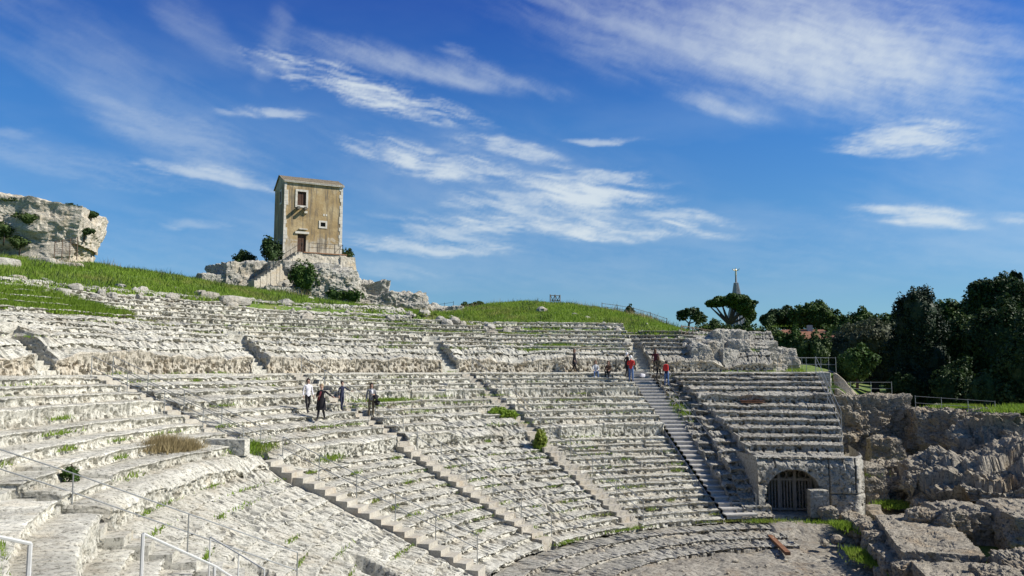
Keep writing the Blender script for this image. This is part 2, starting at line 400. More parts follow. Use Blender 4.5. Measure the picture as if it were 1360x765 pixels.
def with_skirt(G, drop, left=True, right=True, bottom=False, top=True):
    """lets the grid's border fall straight down so that the block is closed"""
    if bottom: b = G[:1].copy(); b[..., 2] -= drop; G = np.concatenate([b, G], 0)
    if top: t = G[-1:].copy(); t[..., 2] -= drop; G = np.concatenate([G, t], 0)
    def side(S):
        k = np.linspace(0, 1, 26)[:, None, None]
        o = np.repeat(S[None], 26, 0); o[..., 2:3] -= k * drop
        n = fbm(o[..., 0], o[..., 1], o[..., 2], 1.6, 4, 5) * .26 + fbm(o[..., 0], o[..., 1], o[..., 2], 6.0, 3, 6) * .10 - .14 * np.clip(np.sin(o[..., 2] * 15 + 2 * fbm(o[..., 0], o[..., 1], o[..., 2], 1.2, 2, 7)) - .75, 0, 1) * 4 * .3
        if o.shape[2] > 3: o[1:, :, 3] = fbm(np.floor(o[1:, :, 0] * 1.1), np.floor(o[1:, :, 1] * 1.1), np.floor(o[1:, :, 2] * 2.4), .77, 2, 9) * 1.4
        o[1:, :, 0] += n[1:]; o[1:, :, 1] += n[1:]
        return np.moveaxis(o, 0, 1)
    if left: G = np.concatenate([side(G[:, 0])[:, :0:-1], G], 1)
    if right: G = np.concatenate([G, side(G[:, -1])[:, 1:]], 1)
    return G
def grid_obj(name, G, mat, parent, smooth=False):
    n, m = G.shape[:2]
    me = np_mesh(name, G[..., :3].reshape(-1, 3), grid_q(n, m, flip=True), smooth)
    if G.shape[2] > 3:
        for c, nm in ((3, 'tone'), (4, 'soil')): me.attributes.new(nm, 'FLOAT', 'POINT').data.foreach_set('value', np.ascontiguousarray(G[..., c], dtype=np.float32).ravel())
    return link(name, me, mat, parent, world=True)

theatre = empty('theatre', (OX, OY, ZF), 'ancient open-air theatre of pale weathered limestone tiers cut in curving rows', 'theatre')
STAIRS = [24.0, 47.0, 78.6, 100.0, 121.6, 144.3, 167.6]
HW = [0, .5, .5, .46, .5, .9, .6]
def ero_lower(a, r):
    e = .05 + 0 * a * r
    def patch(a0, a1, r0, r1, v, sa=3.0, sr=.8):
        return v * sstep(a0 - sa, a0 + sa, a) * (1 - sstep(a1 - sa, a1 + sa, a)) * sstep(r0 - sr, r0 + sr, r) * (1 - sstep(r1 - sr, r1 + sr, r))
    e = e + patch(48, 79, 8, 23.8, .85) + patch(70, 80, 20, 24.6, .3) + patch(15, 50, 8, 23.5, .22)
    e = e + patch(78, 101, 8, 23.6, .36) + patch(101, 112, 8, 23.5, .50) + patch(109, 121, 17, 26, .42, 2)
    e = e + patch(78, 95, 25, 34, .34)
    return np.clip(e, 0, .96)
low = lower_rows()
for k in range(len(STAIRS) - 1):
    a0, a1 = STAIRS[k], STAIRS[k + 1]
    if k == 5: continue                        # the last wedge stands over the vaulted opening and is cut differently
    G, pi, zE = worn(lower_rows(True) if k == 0 else low, RB, ZF, a0, a1, HW[k], HW[k + 1], int((11.5 if k else 16) * (a1 - a0)), ero_lower, 100 + k * 13, groove=k == 0)
    tall = np.where(pi == 13)[0]
    G2 = with_skirt(G, 1.5, top=True)
    grid_obj('seating_wedge', G2, LIME, theatre)
# wedge between the wooden stair and the end of the theatre
def ero_b(a, r): return np.clip(.24 + 0 * a * r, 0, 1)
NB = 11; fB = [1.1, .9, 1.0, 1.0, .9, 1.0, 1.9, .8, .9, .8, .7]; fB = [f / sum(fB) for f in fB]
rowsB = [(2.75, .06)] + [((RD - 18.5) / NB, 4.19 * f) for f in fB]
JAG = lambda k_, c_: (lambda r: c_ + .42 * np.sin(np.floor((r - 18.5) / 1.327 + .02) * 12.9 + k_))
G, pi, zE = worn(rowsB, 15.75, -4.61, 148.9, 167.6, JAG(1, .1), JAG(3, .5), 260, ero_b, 777, rough=1.1, blk=(.8, 2.6))
grid_obj('seating_wedge', with_skirt(G, 5.0, top=True), LIME_R, theatre)
for k, (c0, c1, nr, hr_) in enumerate([(145.9, 147.3, 5, .34), (147.25, 149.0, 6, .405)]):
    rC, zC = RB + .5 * nr, ZF + nr * hr_
    rowsC = [(.5, hr_)] * nr + [((RD - rC) / 13, (-.40 - zC) / 13)] * 13
    G, pi, zE = worn(rowsC, RB, ZF, c0, c1, JAG(5 + k, -.1), -.45, 44, lambda a, r: np.clip(.3 + 0 * a * r, 0, 1), 802 + k, blk=(.5, 1.3), rough=1.3)
    grid_obj('seating_wedge', with_skirt(G, 2.6, top=True), LIME_R, theatre)
G, pi, zE = worn(low, RB, ZF, 144.3, 145.95, HW[5], 0, 40, ero_b, 801)
grid_obj('seating_wedge', with_skirt(G, 2.2, top=True), LIME_R, theatre)
# two broad worn steps at the foot of the tiers
G, pi, zE = worn([(1.3, .14), (1.25, .14), (1.15, .17)], 11.4, -8.14, 58, 150, 0, 0, 800, lambda a, r: np.clip(.20 + 0 * a * r, 0, 1), 811, rough=1.3, blk=(1.5, 4))
grid_obj('footing_steps', with_skirt(G, .8, bottom=True), LIME_R, theatre)
# near wing where the viewer stands
G, pi, zE = worn(lower_rows(True), RB, ZF, -14, 24.0, 0, -.01, 300, lambda a, r: np.clip(.15 + 0 * a * r, 0, 1), 901, groove=True)
grid_obj('seating_wedge', with_skirt(G, 1.5, top=True), LIME, theatre)

# walkway behind the lower tiers
def walk_grid(a0, a1, n):
    r = np.linspace(RD - .25, 34.6, 16)[:, None]; a = np.linspace(a0, a1, n)[None, :]
    X = pol(r, a, 0.0); nz = fbm(X[..., 0], X[..., 1], 0, 1.3, 4, 61) * .05 + fbm(X[..., 0], X[..., 1], 0, 6, 3, 62) * .02
    return pol(r, a, -.37 + nz + .02 * (r - 33))
grid_obj('walkway', with_skirt(walk_grid(-14, 168.5, 1500), 1.0, bottom=True), LIME, theatre)

# upper tiers with slots cut for the stairs
UP = [54.0, 76.4, 98.0, 121.0, 146.0, 163.0]
def ero_up(a, r):
    e = .10 + 0 * a * r
    def patch(a0, a1, r0, r1, v, sa=3.0, sr=.8):
        return v * sstep(a0 - sa, a0 + sa, a) * (1 - sstep(a1 - sa, a1 + sa, a)) * sstep(r0 - sr, r0 + sr, r) * (1 - sstep(r1 - sr, r1 + sr, r))
    e = e + patch(50, 78, 34.6, 39, .45) + patch(77, 96, 34.8, 38.5, .55) + patch(100, 118, 34.8, 36.5, .35) + patch(60, 165, 41, 46, .45, 3, .7) + patch(122, 134, 34.4, 37, .25)
    e = e + patch(54, 165, 33.5, 35.2, .16, 1, .3) + patch(154, 166, 34.2, 46, .65, 2) + patch(108, 130, 40, 46, .3)
    return np.clip(e, 0, .95)
SLOT = lambda r: np.where(r < 36.95 + .25 * np.sin(r * 9), .60, -.01)
for k in range(len(UP) - 1):
    up = upper_rows((6, 6, 6, 3, 1)[k])
    G, pi, zE = worn(up, 34.2, -.36, UP[k], UP[k + 1], SLOT, SLOT, int(14 * (UP[k + 1] - UP[k])), ero_up, 300 + k * 19, rough=1.25)
    i0 = np.where(pi == 0)[0]; c = int(np.sum(np.array(profile(up, 34.2, -.36)[0])[i0, 3])) + 2
    GS = with_skirt(G, 2.6, top=True)
    n, m = GS.shape[:2]
    wall, tiers = GS[:c], GS[c - 1:]
    grid_obj('retaining_wall', wall, WALLST, theatre)
    grid_obj('seating_wedge', tiers, LIME if k < 4 else LIME_R, theatre)
# slot floors: steep worn steps between the upper wedges
for a in UP[1:-1]:
    st = MB()
    for i in range(26):
        r = 34.25 + i * .34; z = -.36 + (i + 1) * .215
        if r > 37.0: break
        t = CAMDIR + R(a)
        Mx = Matrix.Rotation(-t, 4, 'Z')
        st.box(polv(r + .2, a, z - .7), (1.5, .42, 1.4), Mx, .03, random.Random(i))
    st.build('slot_steps', LIME, theatre, world=True)
# ------------------------------------------------------------------ the ground: one sheet from the orchestra to the horizon
A_T = np.array([0, 60, 75, 95, 101, 105.5, 111, 118, 124, 130, 136, 140, 145, 152, 157, 163, 168, 172, 178, 190, 215, 240, 300, 345, 360])
Z_RIDGE = np.array([1.5, 7.2, 7.8, 7.75, 7.9, 7.5, 7.1, 6.2, 5.5, 5.3, 6.3, 6.8, 6.6, 5.3, 3.7, 1.7, .7, -.6, -1.6, -2.0, -2.5, -5, -6, -2, 1.5])
A_B = np.array([0, 60, 100, 114, 124, 129, 143, 151, 156, 162, 168, 172, 360])
R_EDGE = np.array([41.6, 41.6, 41.6, 41.4, 41.2, 39.6, 39.4, 37.8, 36.0, 35.2, 34.6, 34.4, 34.4])
Z_UNDER_R = np.array([0, 15.2, 23.9, 24.8, 33.2, 34.5, 35.2, 37.8, 39.0, 42.5]); Z_UNDER = np.array([-8.4, -8.4, -4.6, -4.0, -1.0, -.9, .25, 1.5, 1.75, 3.9])
def ground_z(x, y):
    x = np.asarray(x, float); y = np.asarray(y, float)
    dx, dy = x - OX, y - OY
    r = np.hypot(dx, dy); a = np.degrees(np.arctan2(dx, dy) - CAMDIR) % 360
    re = np.interp(a, A_B, R_EDGE); zr = np.interp(a, A_T, Z_RIDGE)
    zt = np.interp(r, Z_UNDER_R, Z_UNDER) - .55 * sstep(14.9, 15.6, r)        # below the stone tiers
    ze = np.interp(re, [34.2, 35, 37.83, 38.83, 42.5], [.75, 1.0, 2.35, 2.7, 4.75]); kz = sstep(160.5, 163, a) * (a < 300); ze = ze * (1 - kz) - .48 * kz                                          # grass edge lies on the last tier
    t = np.clip((r - re) / (60 - re), 0, 1)
    hill = ze + (zr - ze) * (1 - (1 - t) ** 1.5) + .16 * fbm(x, y, 0, .22, 4, 71) * 1.9 * np.clip((r - re) / 6, 0, 1) * np.clip((78-r)/20, 0, 1)
    far = zr + (np.clip(zr * .3, -2.5, 2) - zr) * sstep(62, 240, r)
    hill = np.where(r > 60, far + .16 * fbm(x, y, 0, .16, 3, 71) * np.clip((78-r)/20, 0, 1), hill)
    tier = np.where(r < re, zt, hill)
    k = sstep(re - .6, re + .3, r); tier = zt * (1 - k) + np.maximum(hill, ze) * k if False else np.where(r < re - .3, zt, hill)
    # open side of the theatre, to the right: low ground with cuttings, rising towards the trees
    east = np.interp(r, [0, 22, 30, 36, 44, 60], [-7.7, -7.7, -6.9, -4.6, -2.6, -1.8])
    east = np.where(r > 60, -1.8 + (-1 + 1.8) * sstep(60, 200, r), east) + .12 * fbm(x, y, 0, .3, 3, 75) * (r < 200)
    kr = sstep(33.0, 34.0, r)
    ke = (sstep(165.0, 166.8, a) * (1 - kr) + sstep(169, 175, a) * kr) * (1 - sstep(300, 345, a))
    return tier * (1 - ke) + east * ke
rr = np.concatenate([np.linspace(0, 14.6, 26), np.linspace(15, 34, 20), np.linspace(34.5, 63, 64), np.geomspace(65, 6000, 34)])
aa = np.concatenate([np.linspace(0, 70, 50)[:-1], np.linspace(70, 215, 330)[:-1], np.linspace(215, 360, 60)])
RR, AA = np.meshgrid(rr, aa, indexing='ij')
Gp = pol(RR, AA, 0.0); Gp[..., 2] = ground_z(Gp[..., 0], Gp[..., 1])
def soil_mat():
    m, n, b = new_mat('turf')
    P = nn(n, 'ShaderNodeNewGeometry').outputs['Position']
    a = tex(n, P, 'noise', .35, 5, .65); c = tex(n, P, 'noise', 3.0, 6, .7)
    col = ramp(n, a, [(.3, (.07, .13, .016)), (.52, (.11, .17, .02)), (.66, (.17, .17, .05)), (.8, (.22, .18, .09))])
    col = mixrgb(n, ramp(n, c, [(.35, (.8, .8, .8)), (.5, (0, 0, 0))]), col, (.03, .055, .010))
    n.links.new(col, b.inputs['Base Color']); b.inputs['Roughness'].default_value = .95
    bump(n, b, c, .8, .12); return m
TURF = soil_mat()
go = link('ground', np_mesh('ground', Gp.reshape(-1, 3), grid_q(*Gp.shape[:2], flip=True), True), TURF); tag(go, kind='structure')

# orchestra: worn stone and earth floor, with low curved kerbs near the lowest row
ro = np.linspace(0.3, 15.1, 150)[:, None]; ao = np.linspace(20, 235, 520)[None, :]
Xo = pol(ro, ao, 0.0); x_, y_ = Xo[..., 0], Xo[..., 1]
st_ = fbm(x_, y_, 0, .35, 4, 81)
zo = -8.16 + .56 * sstep(12.6, 14.4, ro) * sstep(147, 149, ao) + +.05 * fbm(x_, y_, 0, .7, 4, 82) + .03 * fbm(x_, y_, 0, 3.4, 4, 83)
rr_ = ro + .25 * st_
zo = zo + .0 * sstep(13.45, 13.6, rr_ + .12 * fbm(x_, y_, 0, 1.4, 3, 86)) * sstep(-.25, .1, fbm(x_, y_, 0, .45, 3, 87)) + .0 * sstep(12.0, 12.15, rr_ + .3 * fbm(x_, y_, 0, .9, 3, 85)) * (ao < 150) - .30 * np.exp(-((rr_ - 10.6) / .28) ** 2) * sstep(60, 66, ao) * (1 - sstep(93, 100, ao))
cell = np.floor((fbm(x_, y_, 0, .75, 3, 181) + 1) * 5) / 5 - 1
zo = zo + .10 * cell
zo = zo - .12 * np.clip(-fbm(x_, y_, 0, 2.6, 3, 88) - .1, 0, 1)
Go = pol(ro + .05 * fbm(x_, y_, 0, 3, 3, 84), ao, zo)
fl = link('orchestra_floor', np_mesh('orchestra_floor', Go.reshape(-1, 3), grid_q(150, 520, flip=True), False), FLOOR); tag(fl, kind='structure')
# ------------------------------------------------------------------ rock, house, cliff, church
FX = 1058.0
def at(px, py, dist):
    """a point seen in the photograph (1360 x 765) at a given ground distance"""
    u = (px - 680) / FX; v = (382.5 - py) / FX; c, s = math.cos(PITCH), math.sin(PITCH)
    d = Vector((u, c - v * s, s + v * c)); return d * (dist / math.hypot(d.x, d.y))
def rock(name, mat, c, size, rz=0.0, seed=1, amp=.16, freq=.45, k=30, round_=.25, shape=None, strata=.0, parent=None, tilt=0.0):
    """a weathered block: a rounded box pushed about by noise"""
    g = np.linspace(-1, 1, k); A, B = np.meshgrid(g, g, indexing='ij'); one = np.ones_like(A)
    faces = [(A, B, one), (B, A, -one), (one, A, B), (-one, B, A), (B, one, A), (A, -one, B)]
    V = np.concatenate([np.stack(f, -1).reshape(-1, 3) for f in faces]); Q = np.concatenate([grid_q(k, k, i * k * k) for i in range(6)])
    L = np.linalg.norm(V, axis=1, keepdims=True); V = V * (1 - round_) + V / L * round_ * 1.15
    N = V / np.linalg.norm(V, axis=1, keepdims=True)
    half = np.array(size) / 2
    P = V * half
    if shape is not None: P = shape(P, half)
    s0 = seed * 7.31
    m = min(size)
    x, y, z = P[:, 0] + s0, P[:, 1] + s0 * .7, P[:, 2]
    n = fbm(x, y, z * (1 + strata * 1.5), freq, 5, seed, .58); rid = 1 - np.abs(fbm(x, y, z, freq * 1.9, 4, seed + 5)) * 2
    n3 = fbm(x, y, z * (1 + strata), freq * 7, 3, seed + 9)
    pit = np.clip(-fbm(x, y, z, freq * 4.2, 3, seed + 12) - .14, 0, 1)
    d = amp * m * (n * 1.1 + .35 * (rid - .6) + .22 * n3 - .9 * pit)
    cell = np.floor((fbm(x, y, z * 1.6, freq * 1.3, 3, seed + 21) + 1) * 4.5) / 4.5 - 1
    d = d + amp * m * .9 * cell
    if strata: d = d + amp * m * .35 * strata * np.sign(np.sin(z * 3.1 + 2.2 * n)) * np.abs(np.sin(z * 3.1 + 2.2 * n)) ** .3
    P = P + N * d[:, None]
    if tilt: P[:, 2] += P[:, 0] * tilt
    me = np_mesh(name, P, Q, False)
    o = link(name, me, mat, parent); o.location = c; o.rotation_euler = (0, 0, rz)
    return o

# --- the cliff at the left
def cliff_shape(P, h):
    t = P[:, 2] / h[2]
    P[:, 0] = P[:, 0] * np.where(P[:, 0] > 0, 1 + .10 * np.clip(t + .3, 0, 1) - .06 * np.clip(-t, 0, 1), 1)
    under = np.exp(-((t + .52) / .20) ** 2) * np.exp(-((P[:, 0] + 1.2) / 2.8) ** 2) * 4.2 + np.exp(-((t + .15) / .5) ** 2) * .5
    P[:, 1] = np.where(P[:, 1] < 0, P[:, 1] + under, P[:, 1])
    P[:, 2] += .10 * (-P[:, 0] - 2) * (t > 0)
    return P
cl = at(42, 335, 71)
o = rock('cliff', stone_mat('cliff_stone', (.60, .55, .46), (.44, .395, .32), (.17, .15, .12), (.52, .40, .24), .6, .65, .55, .1, .25), (cl.x - 4.6, cl.y + 3, 10.55), (13.4, 8, 6.3), R(14), 4, .07, .30, 90, .12, cliff_shape, .5)
tag(o, 'pale overhanging limestone cliff with dark hollow at its foot and scrub on top', 'cliff')

# --- the outcrop that carries the house
HB = at(415, 345, 80)                          # foot of the house front
YAW = R(26.9)
hill_z = lambda x, y: float(ground_z(np.array([x]), np.array([y]))[0])
def loc_(lx, ly, lz=0.0):                      # house frame -> world (front is -y)
    v = Matrix.Rotation(YAW, 4, 'Z') @ Vector((lx, ly, lz)); return Vector((HB.x + v.x, HB.y + v.y, HB.z + v.z))
outc = empty('rock_outcrop', loc_(0, 2, -5), 'white craggy rock outcrop that carries the tall house on the hill', 'rock outcrop')
def oc(c, size, rz, seed, amp=.12, strata=.3, mat=None, rd=.22, fr=.6):
    o = rock('rock_shelf', mat or ROCK, (0, 0, 0), size, 0, seed, amp, fr, 44, rd, None, strata, outc)
    o.location = Vector(c) - outc.location; o.rotation_euler = (0, 0, rz); return o
oc(loc_(-.4, 1.6, -3.6), (8.6, 8.0, 6.3), YAW, 21, .07)
oc(loc_(-5.6, 2.4, -3.3), (6.8, 6.0, 5.6), YAW + .2, 22, .08)
oc(loc_(-9.2, 1.2, -3.9), (2.6, 4.0, 4.2), YAW + .1, 23, .10, .5)
oc(loc_(1.1, -3.6, -3.0), (5.2, 3.6, 3.6), YAW - .1, 24, .10, .1, None, .5)
oc(loc_(4.7, -.6, -4.4), (5.4, 5.4, 4.6), YAW - .2, 25, .12, .5)
oc(loc_(7.6, -2.2, -5.2), (6.8, 5.0, 4.0), YAW - .3, 26, .13, .5)
oc(loc_(11.2, -3.4, -6.1), (6.6, 4.6, 3.3), YAW - .35, 27, .14, .5)
oc(loc_(14.8, -4.6, -6.8), (5.6, 4.0, 2.5), YAW - .35, 28, .15, .5)
oc(loc_(18.2, -5.6, -7.6), (4.4, 3.4, 1.9), YAW - .35, 29, .15, .5)
oc(loc_(-3.6, -3.6, -4.6), (4.2, 3.0, 2.8), YAW + .2, 30, .14, .4)
# --- the house
def stucco():
    m, n, b = new_mat('stained_stucco')
    P = nn(n, 'ShaderNodeTexCoord').outputs['Object']
    big = tex(n, P, 'noise', .55, 6, .66, .8)
    col = ramp(n, big, [(.34, (.25, .18, .09)), (.50, (.34, .24, .115)), (.64, (.44, .34, .19))])
    # bare render patches at the top right and along the foot, grey run-off streaks under the balcony stubs
    sp = nn(n, 'ShaderNodeSeparateXYZ'); n.links.new(P, sp.inputs[0])
    nz = tex(n, P, 'noise', 1.3, 6, .7, .6)
    def m2(op, a, b_=None):
        x = nn(n, 'ShaderNodeMath', operation=op)
        for i, v in enumerate((a, b_)):
            if v is None: continue
            if isinstance(v, (int, float)): x.inputs[i].default_value = v
            else: n.links.new(v, x.inputs[i])
        return x.outputs[0]
    foot = m2('ADD', m2('MULTIPLY', sp.outputs[2], -.55), m2('MULTIPLY', nz, 2.6))
    col = mixrgb(n, ramp(n, foot, [(.15, (0, 0, 0)), (.55, (.8, .8, .8))]), col, (.50, .45, .36))
    top = m2('ADD', m2('MULTIPLY', m2('SUBTRACT', sp.outputs[2], 8.0), .6), m2('MULTIPLY', nz, 1.9))
    col = mixrgb(n, ramp(n, top, [(.35, (0, 0, 0)), (.75, (.75, .75, .75))]), col, (.56, .47, .32))
    stz = tex(n, P, 'noise', 1.0, 6, .7, .2, (2.6, 2.6, .28))
    col = mixrgb(n, ramp(n, stz, [(.48, (0, 0, 0)), (.62, (.8, .8, .8))]), col, (.115, .10, .078))
    n.links.new(col, b.inputs['Base Color']); b.inputs['Roughness'].default_value = .95
    bump(n, b, tex(n, P, 'noise', 5, 6, .7), .6, .05); return m
STUCCO = stucco(); TRIM = plain_mat('pale_trim', (.58, .54, .46), .9, 0, .3, 3, .4); WOOD = plain_mat('old_brown_wood', (.085, .045, .028), .8, 0, .4, 8)
TILE = plain_mat('roof_tile', (.21, .17, .115), .9, 0, .45, 3, .5); IRON = plain_mat('dark_iron', (.035, .033, .032), .6, .4, .2)
MASON = stone_mat('terrace_masonry', (.60, .55, .45), (.44, .39, .30), (.20, .17, .13), (.50, .37, .20), .6, .6, 1.0, .05)
BRICK = plain_mat('terrace_brick', (.30, .16, .09), .9, 0, .35, 6, .4)
HW_, HD_, HH_ = 5.75, 5.0, 7.6
house = empty('tower_house', HB, 'tall narrow ochre house with peeling stucco and tiled roof, alone on the rock', 'house', None, YAW)
# walls as one shell with a real window and door recess in the front
def front_wall():
    ho = [(-1.62, -.78, 5.3, 6.68), (.70, 1.18, 3.36, 3.78), (-1.5, -.68, .55, 2.45)]
    xs = sorted({-HW_/2, HW_/2, *[h[i] for h in ho for i in (0, 1)]}); zs = sorted({-1.2, HH_, *[h[i] for h in ho for i in (2, 3)]})
    b = MB(); y0 = -HD_/2 * 0; 
    for i in range(len(xs)-1):
        for j in range(len(zs)-1):
            cx, cz = (xs[i]+xs[i+1])/2, (zs[j]+zs[j+1])/2
            if any(h[0] < cx < h[1] and h[2] < cz < h[3] for h in ho): continue
            b.add([(xs[i],0,zs[j]),(xs[i+1],0,zs[j]),(xs[i+1],0,zs[j+1]),(xs[i],0,zs[j+1])], [(0,1,2,3)])
    for x0, x1, z0, z1 in ho:
        b.add([(x0,0,z0),(x1,0,z0),(x1,0,z1),(x0,0,z1),(x0,.35,z0),(x1,.35,z0),(x1,.35,z1),(x0,.35,z1)], [(0,4,5,1),(1,5,6,2),(2,6,7,3),(3,7,4,0),(4,7,6,5)])
    X, D = HW_/2, HD_
    b.add([(X,0,-1.2),(X,D,-1.2),(X,D,HH_),(X,D/2,HH_+1.0),(X,0,HH_)], [(0,1,2,3,4)])
    b.add([(-X,0,-1.2),(-X,D,-1.2),(-X,D,HH_),(-X,D/2,HH_+1.0),(-X,0,HH_)], [(0,4,3,2,1)])
    b.add([(-X,D,-1.2),(X,D,-1.2),(X,D,HH_),(-X,D,HH_)], [(0,3,2,1)])
    return b
wl = front_wall(); wo = wl.build('wall', STUCCO, house)
# roof: two tiled slopes
rb = np.zeros((2, 60, 2, 3)); RV = []; RQ = []
for side in (0, 1):
    xs = np.linspace(-HW_/2 - .14, HW_/2 + .14, 150); ts = np.linspace(0, 1, 26)
    T, Xg = np.meshgrid(ts, xs, indexing='ij')
    ov = .24
    yy = (HD_/2) - (HD_/2 + ov) * (1 - T); zz = HH_ + 1.06 - (1.0 + ov * .40) * (1 - T)
    zz = zz + .045 * np.abs(np.sin(Xg * math.pi / .22)) + .025 * ((T * 14) % 1) + .03 * fbm(Xg, T * 3, 0, 1.4, 3, 33)
    if side: yy = HD_ - yy
    b0 = sum(len(v) for v in RV); RV.append(np.stack([Xg, yy, zz], -1).reshape(-1, 3)); RQ.append(grid_q(26, 150, b0, flip=not side))
link('roof', np_mesh('roof', np.concatenate(RV), np.concatenate(RQ), False), TILE, house)
MB().box((0, -.10, HH_ - .02), (HW_ + .2, .22, .16)).build('eaves_board', TRIM, house)
# corner stones of irregular length
for sx in (-1, 1):
    q = MB(); rg = random.Random(5 + sx)
    for i in range(21):
        l = rg.uniform(.14, .42); q.box((sx * (HW_/2 - l/2 + .012), -.012, -.3 + i * .37 + .18), (l, .05, .355))
    q.build('corner_stones', TRIM, house)
def surround(x0, x1, z0, z1, f, name):
    s = MB(); t = .06
    s.box(((x0+x1)/2, -.03, z1 + f/2), (x1-x0+2*f, t, f)); s.box(((x0+x1)/2, -.03, z0 - f/2), (x1-x0+2*f, t, f))
    s.box((x0 - f/2, -.03, (z0+z1)/2), (f, t, z1-z0)); s.box((x1 + f/2, -.03, (z0+z1)/2), (f, t, z1-z0))
    return s.build(name, TRIM, house)
wf = surround(-1.62, -.78, 5.3, 6.68, .2, 'window_frame')
sh = MB()
for k in (0, 1):
    for j in range(3): sh.box((-1.41 + k * .42 + (j - 1) * .13, .12, 5.99), (.12, .04, 1.34))
sh.build('shutter', WOOD, house)
surround(.70, 1.18, 3.36, 3.78, .17, 'window_frame')
MB().box((.94, .18, 3.57), (.46, .02, .40)).tube([(.94, .1, 3.36), (.94, .1, 3.78)], .02).build('window_pane', IRON, house)
dr = MB()
for k in (0, 1):
    for j in range(3): dr.box((-1.29 + k * .41 + (j - 1) * .128, .16, 1.5), (.12, .05, 1.88))
do = dr.build('door', WOOD, house); MB().box((-1.0, .1, 1.5), (.05, .06, .16)).build('handle', IRON, do)
MB().box((-1.09, -.06, 2.60), (1.35, .14, .22)).box((-1.0, -.10, 2.95), (.8, .22, .09)).build('door_lintel', TRIM, house)
for x in (-1.58, -.9): MB().box((x, -.32, 4.96), (.22, .66, .26)).build('balcony_bracket', plain_mat('grey_bracket', (.16, .145, .12), .9, 0, .3), house)
MB().box((-.8, -.12, 4.64), (.3, .2, .22)).build('broken_bracket', TRIM, house)
MB().box((1.02, -.012, 4.55), (.16, .03, .2)).box((1.26, -.012, 4.55), (.14, .03, .2)).build('wall_plaque', TRIM, house)
gw = MB().box((-HW_/2 - .02, 1.7, 6.3), (.05, .9, 1.5)); gw.build('window_frame', TRIM, house)
MB().box((-HW_/2 - .035, 1.7, 6.3), (.06, .5, 1.1)).build('shutter', WOOD, house)
# terrace in front of the door with its brick edge
G_ = []
tx = np.linspace(-2.0, 2.95, 90); tz = np.linspace(-3.4, .42, 60)
TZ, TX = np.meshgrid(tz, tx, indexing='ij')
TY = -1.5 - .10 * (.42 - TZ) + .09 * fbm(TX, TZ, 0, 1.8, 4, 51) + .05 * np.clip(fbm(np.round(TX / .45 + .5 * (np.round(TZ / .3) % 2)) * .45, np.round(TZ / .3) * .3, 0, 3, 2, 52), -1, 1)
Gt = np.stack([TX, TY, TZ], -1)
topb = Gt[-1:].copy(); topb[..., 1] = .3
lft = Gt[:, :1].copy(); lft[..., 1] = .3; rgt = Gt[:, -1:].copy(); rgt[..., 1] = .3
Gt2 = np.concatenate([lft, Gt, rgt], 1); topb = Gt2[-1:].copy(); topb[..., 1] = .3; Gt2 = np.concatenate([Gt2, topb], 0)
link('terrace', np_mesh('terrace', Gt2.reshape(-1, 3), grid_q(*Gt2.shape[:2], flip=False), False), MASON, house)
MB().box((.9, -1.48, .47), (4.2, .2, .09)).build('terrace_edge', BRICK, house)
# buttress of the right corner
def butt(P, h):
    t = (1 - P[:, 2] / h[2]) / 2; P[:, 0] += .45 * t * (P[:, 0] > 0); P[:, 1] -= .3 * t; return P
bt = rock('buttress', MASON, (3.05, -.35, -1.75), (1.5, 2.8, 4.1), 0, 61, .05, 1.2, 34, .08, butt, 0, house)
# terrace railing
rail = empty('terrace_railing', loc_(.9, -1.5, .5), 'low black iron railing along the terrace of the tall house', 'railing', None, YAW)
for i in range(5): MB().tube([(-1.6 + i * .82, 0, 0), (-1.6 + i * .82, 0, .95)], .028).build('post', IRON, rail)
for z in (.92, .5): MB().tube([(-1.65, 0, z), (1.7, 0, z)], .02).build('rail', IRON, rail)
MB().tube([(.9, 0, .1), (1.66, 0, .92)], .02).build('brace', IRON, rail)
# outer stair, running down to the left along the rock
def stair_thing(name, label, cat, foot, yaw, n, run, rise, width, mat, side_mat=None, thick=.9, group=None, nose=.0, tread_mat=None, nx=0.0):
    t = empty(name, foot, label, cat, group, yaw)
    rgs = random.Random(n)
    for i in range(n):
        b = MB().box((rgs.uniform(-nx, nx), run * (i + .5), rise * (i + 1) - thick / 2), (width * (1 + rgs.uniform(-nx, nx) * .4), run + .06, thick), Matrix.Rotation(rgs.uniform(-nx, nx) * .4, 4, 'Z'), .012, rgs)
        s = b.build('step', mat, t)
        if tread_mat: MB().box((0, run * (i + .5) - .03, rise * (i + 1) + .02), (width + .06, run + .05, .04)).build('tread', tread_mat, s)
    return t
lower = loc_(-6.1, -2.6, -2.9)
topst = loc_(-1.55, -1.0, .42)
dv = topst - lower; nst = 15
st = stair_thing('outer_staircase', 'narrow stone stair climbing the rock to the door of the tall house', 'staircase', lower, math.atan2(-dv.x, dv.y), nst, math.hypot(dv.x, dv.y) / nst, dv.z / nst, 1.15, MASON, thick=1.6, nx=.03, tread_mat=TRIM)
L = math.hypot(dv.x, dv.y)
hr = empty('stair_railing', lower, 'thin iron handrail slanting up the stone stair to the tall house', 'railing', None, math.atan2(-dv.x, dv.y))
for i in range(5): MB().tube([(.55, L * i / 4, dv.z * i / 4), (.55, L * i / 4, dv.z * i / 4 + 1.0)], .025).build('post', IRON, hr)
for h in (1.0, .5): MB().tube([(.55, 0, h), (.55, L, dv.z + h)], .02).build('rail', IRON, hr)

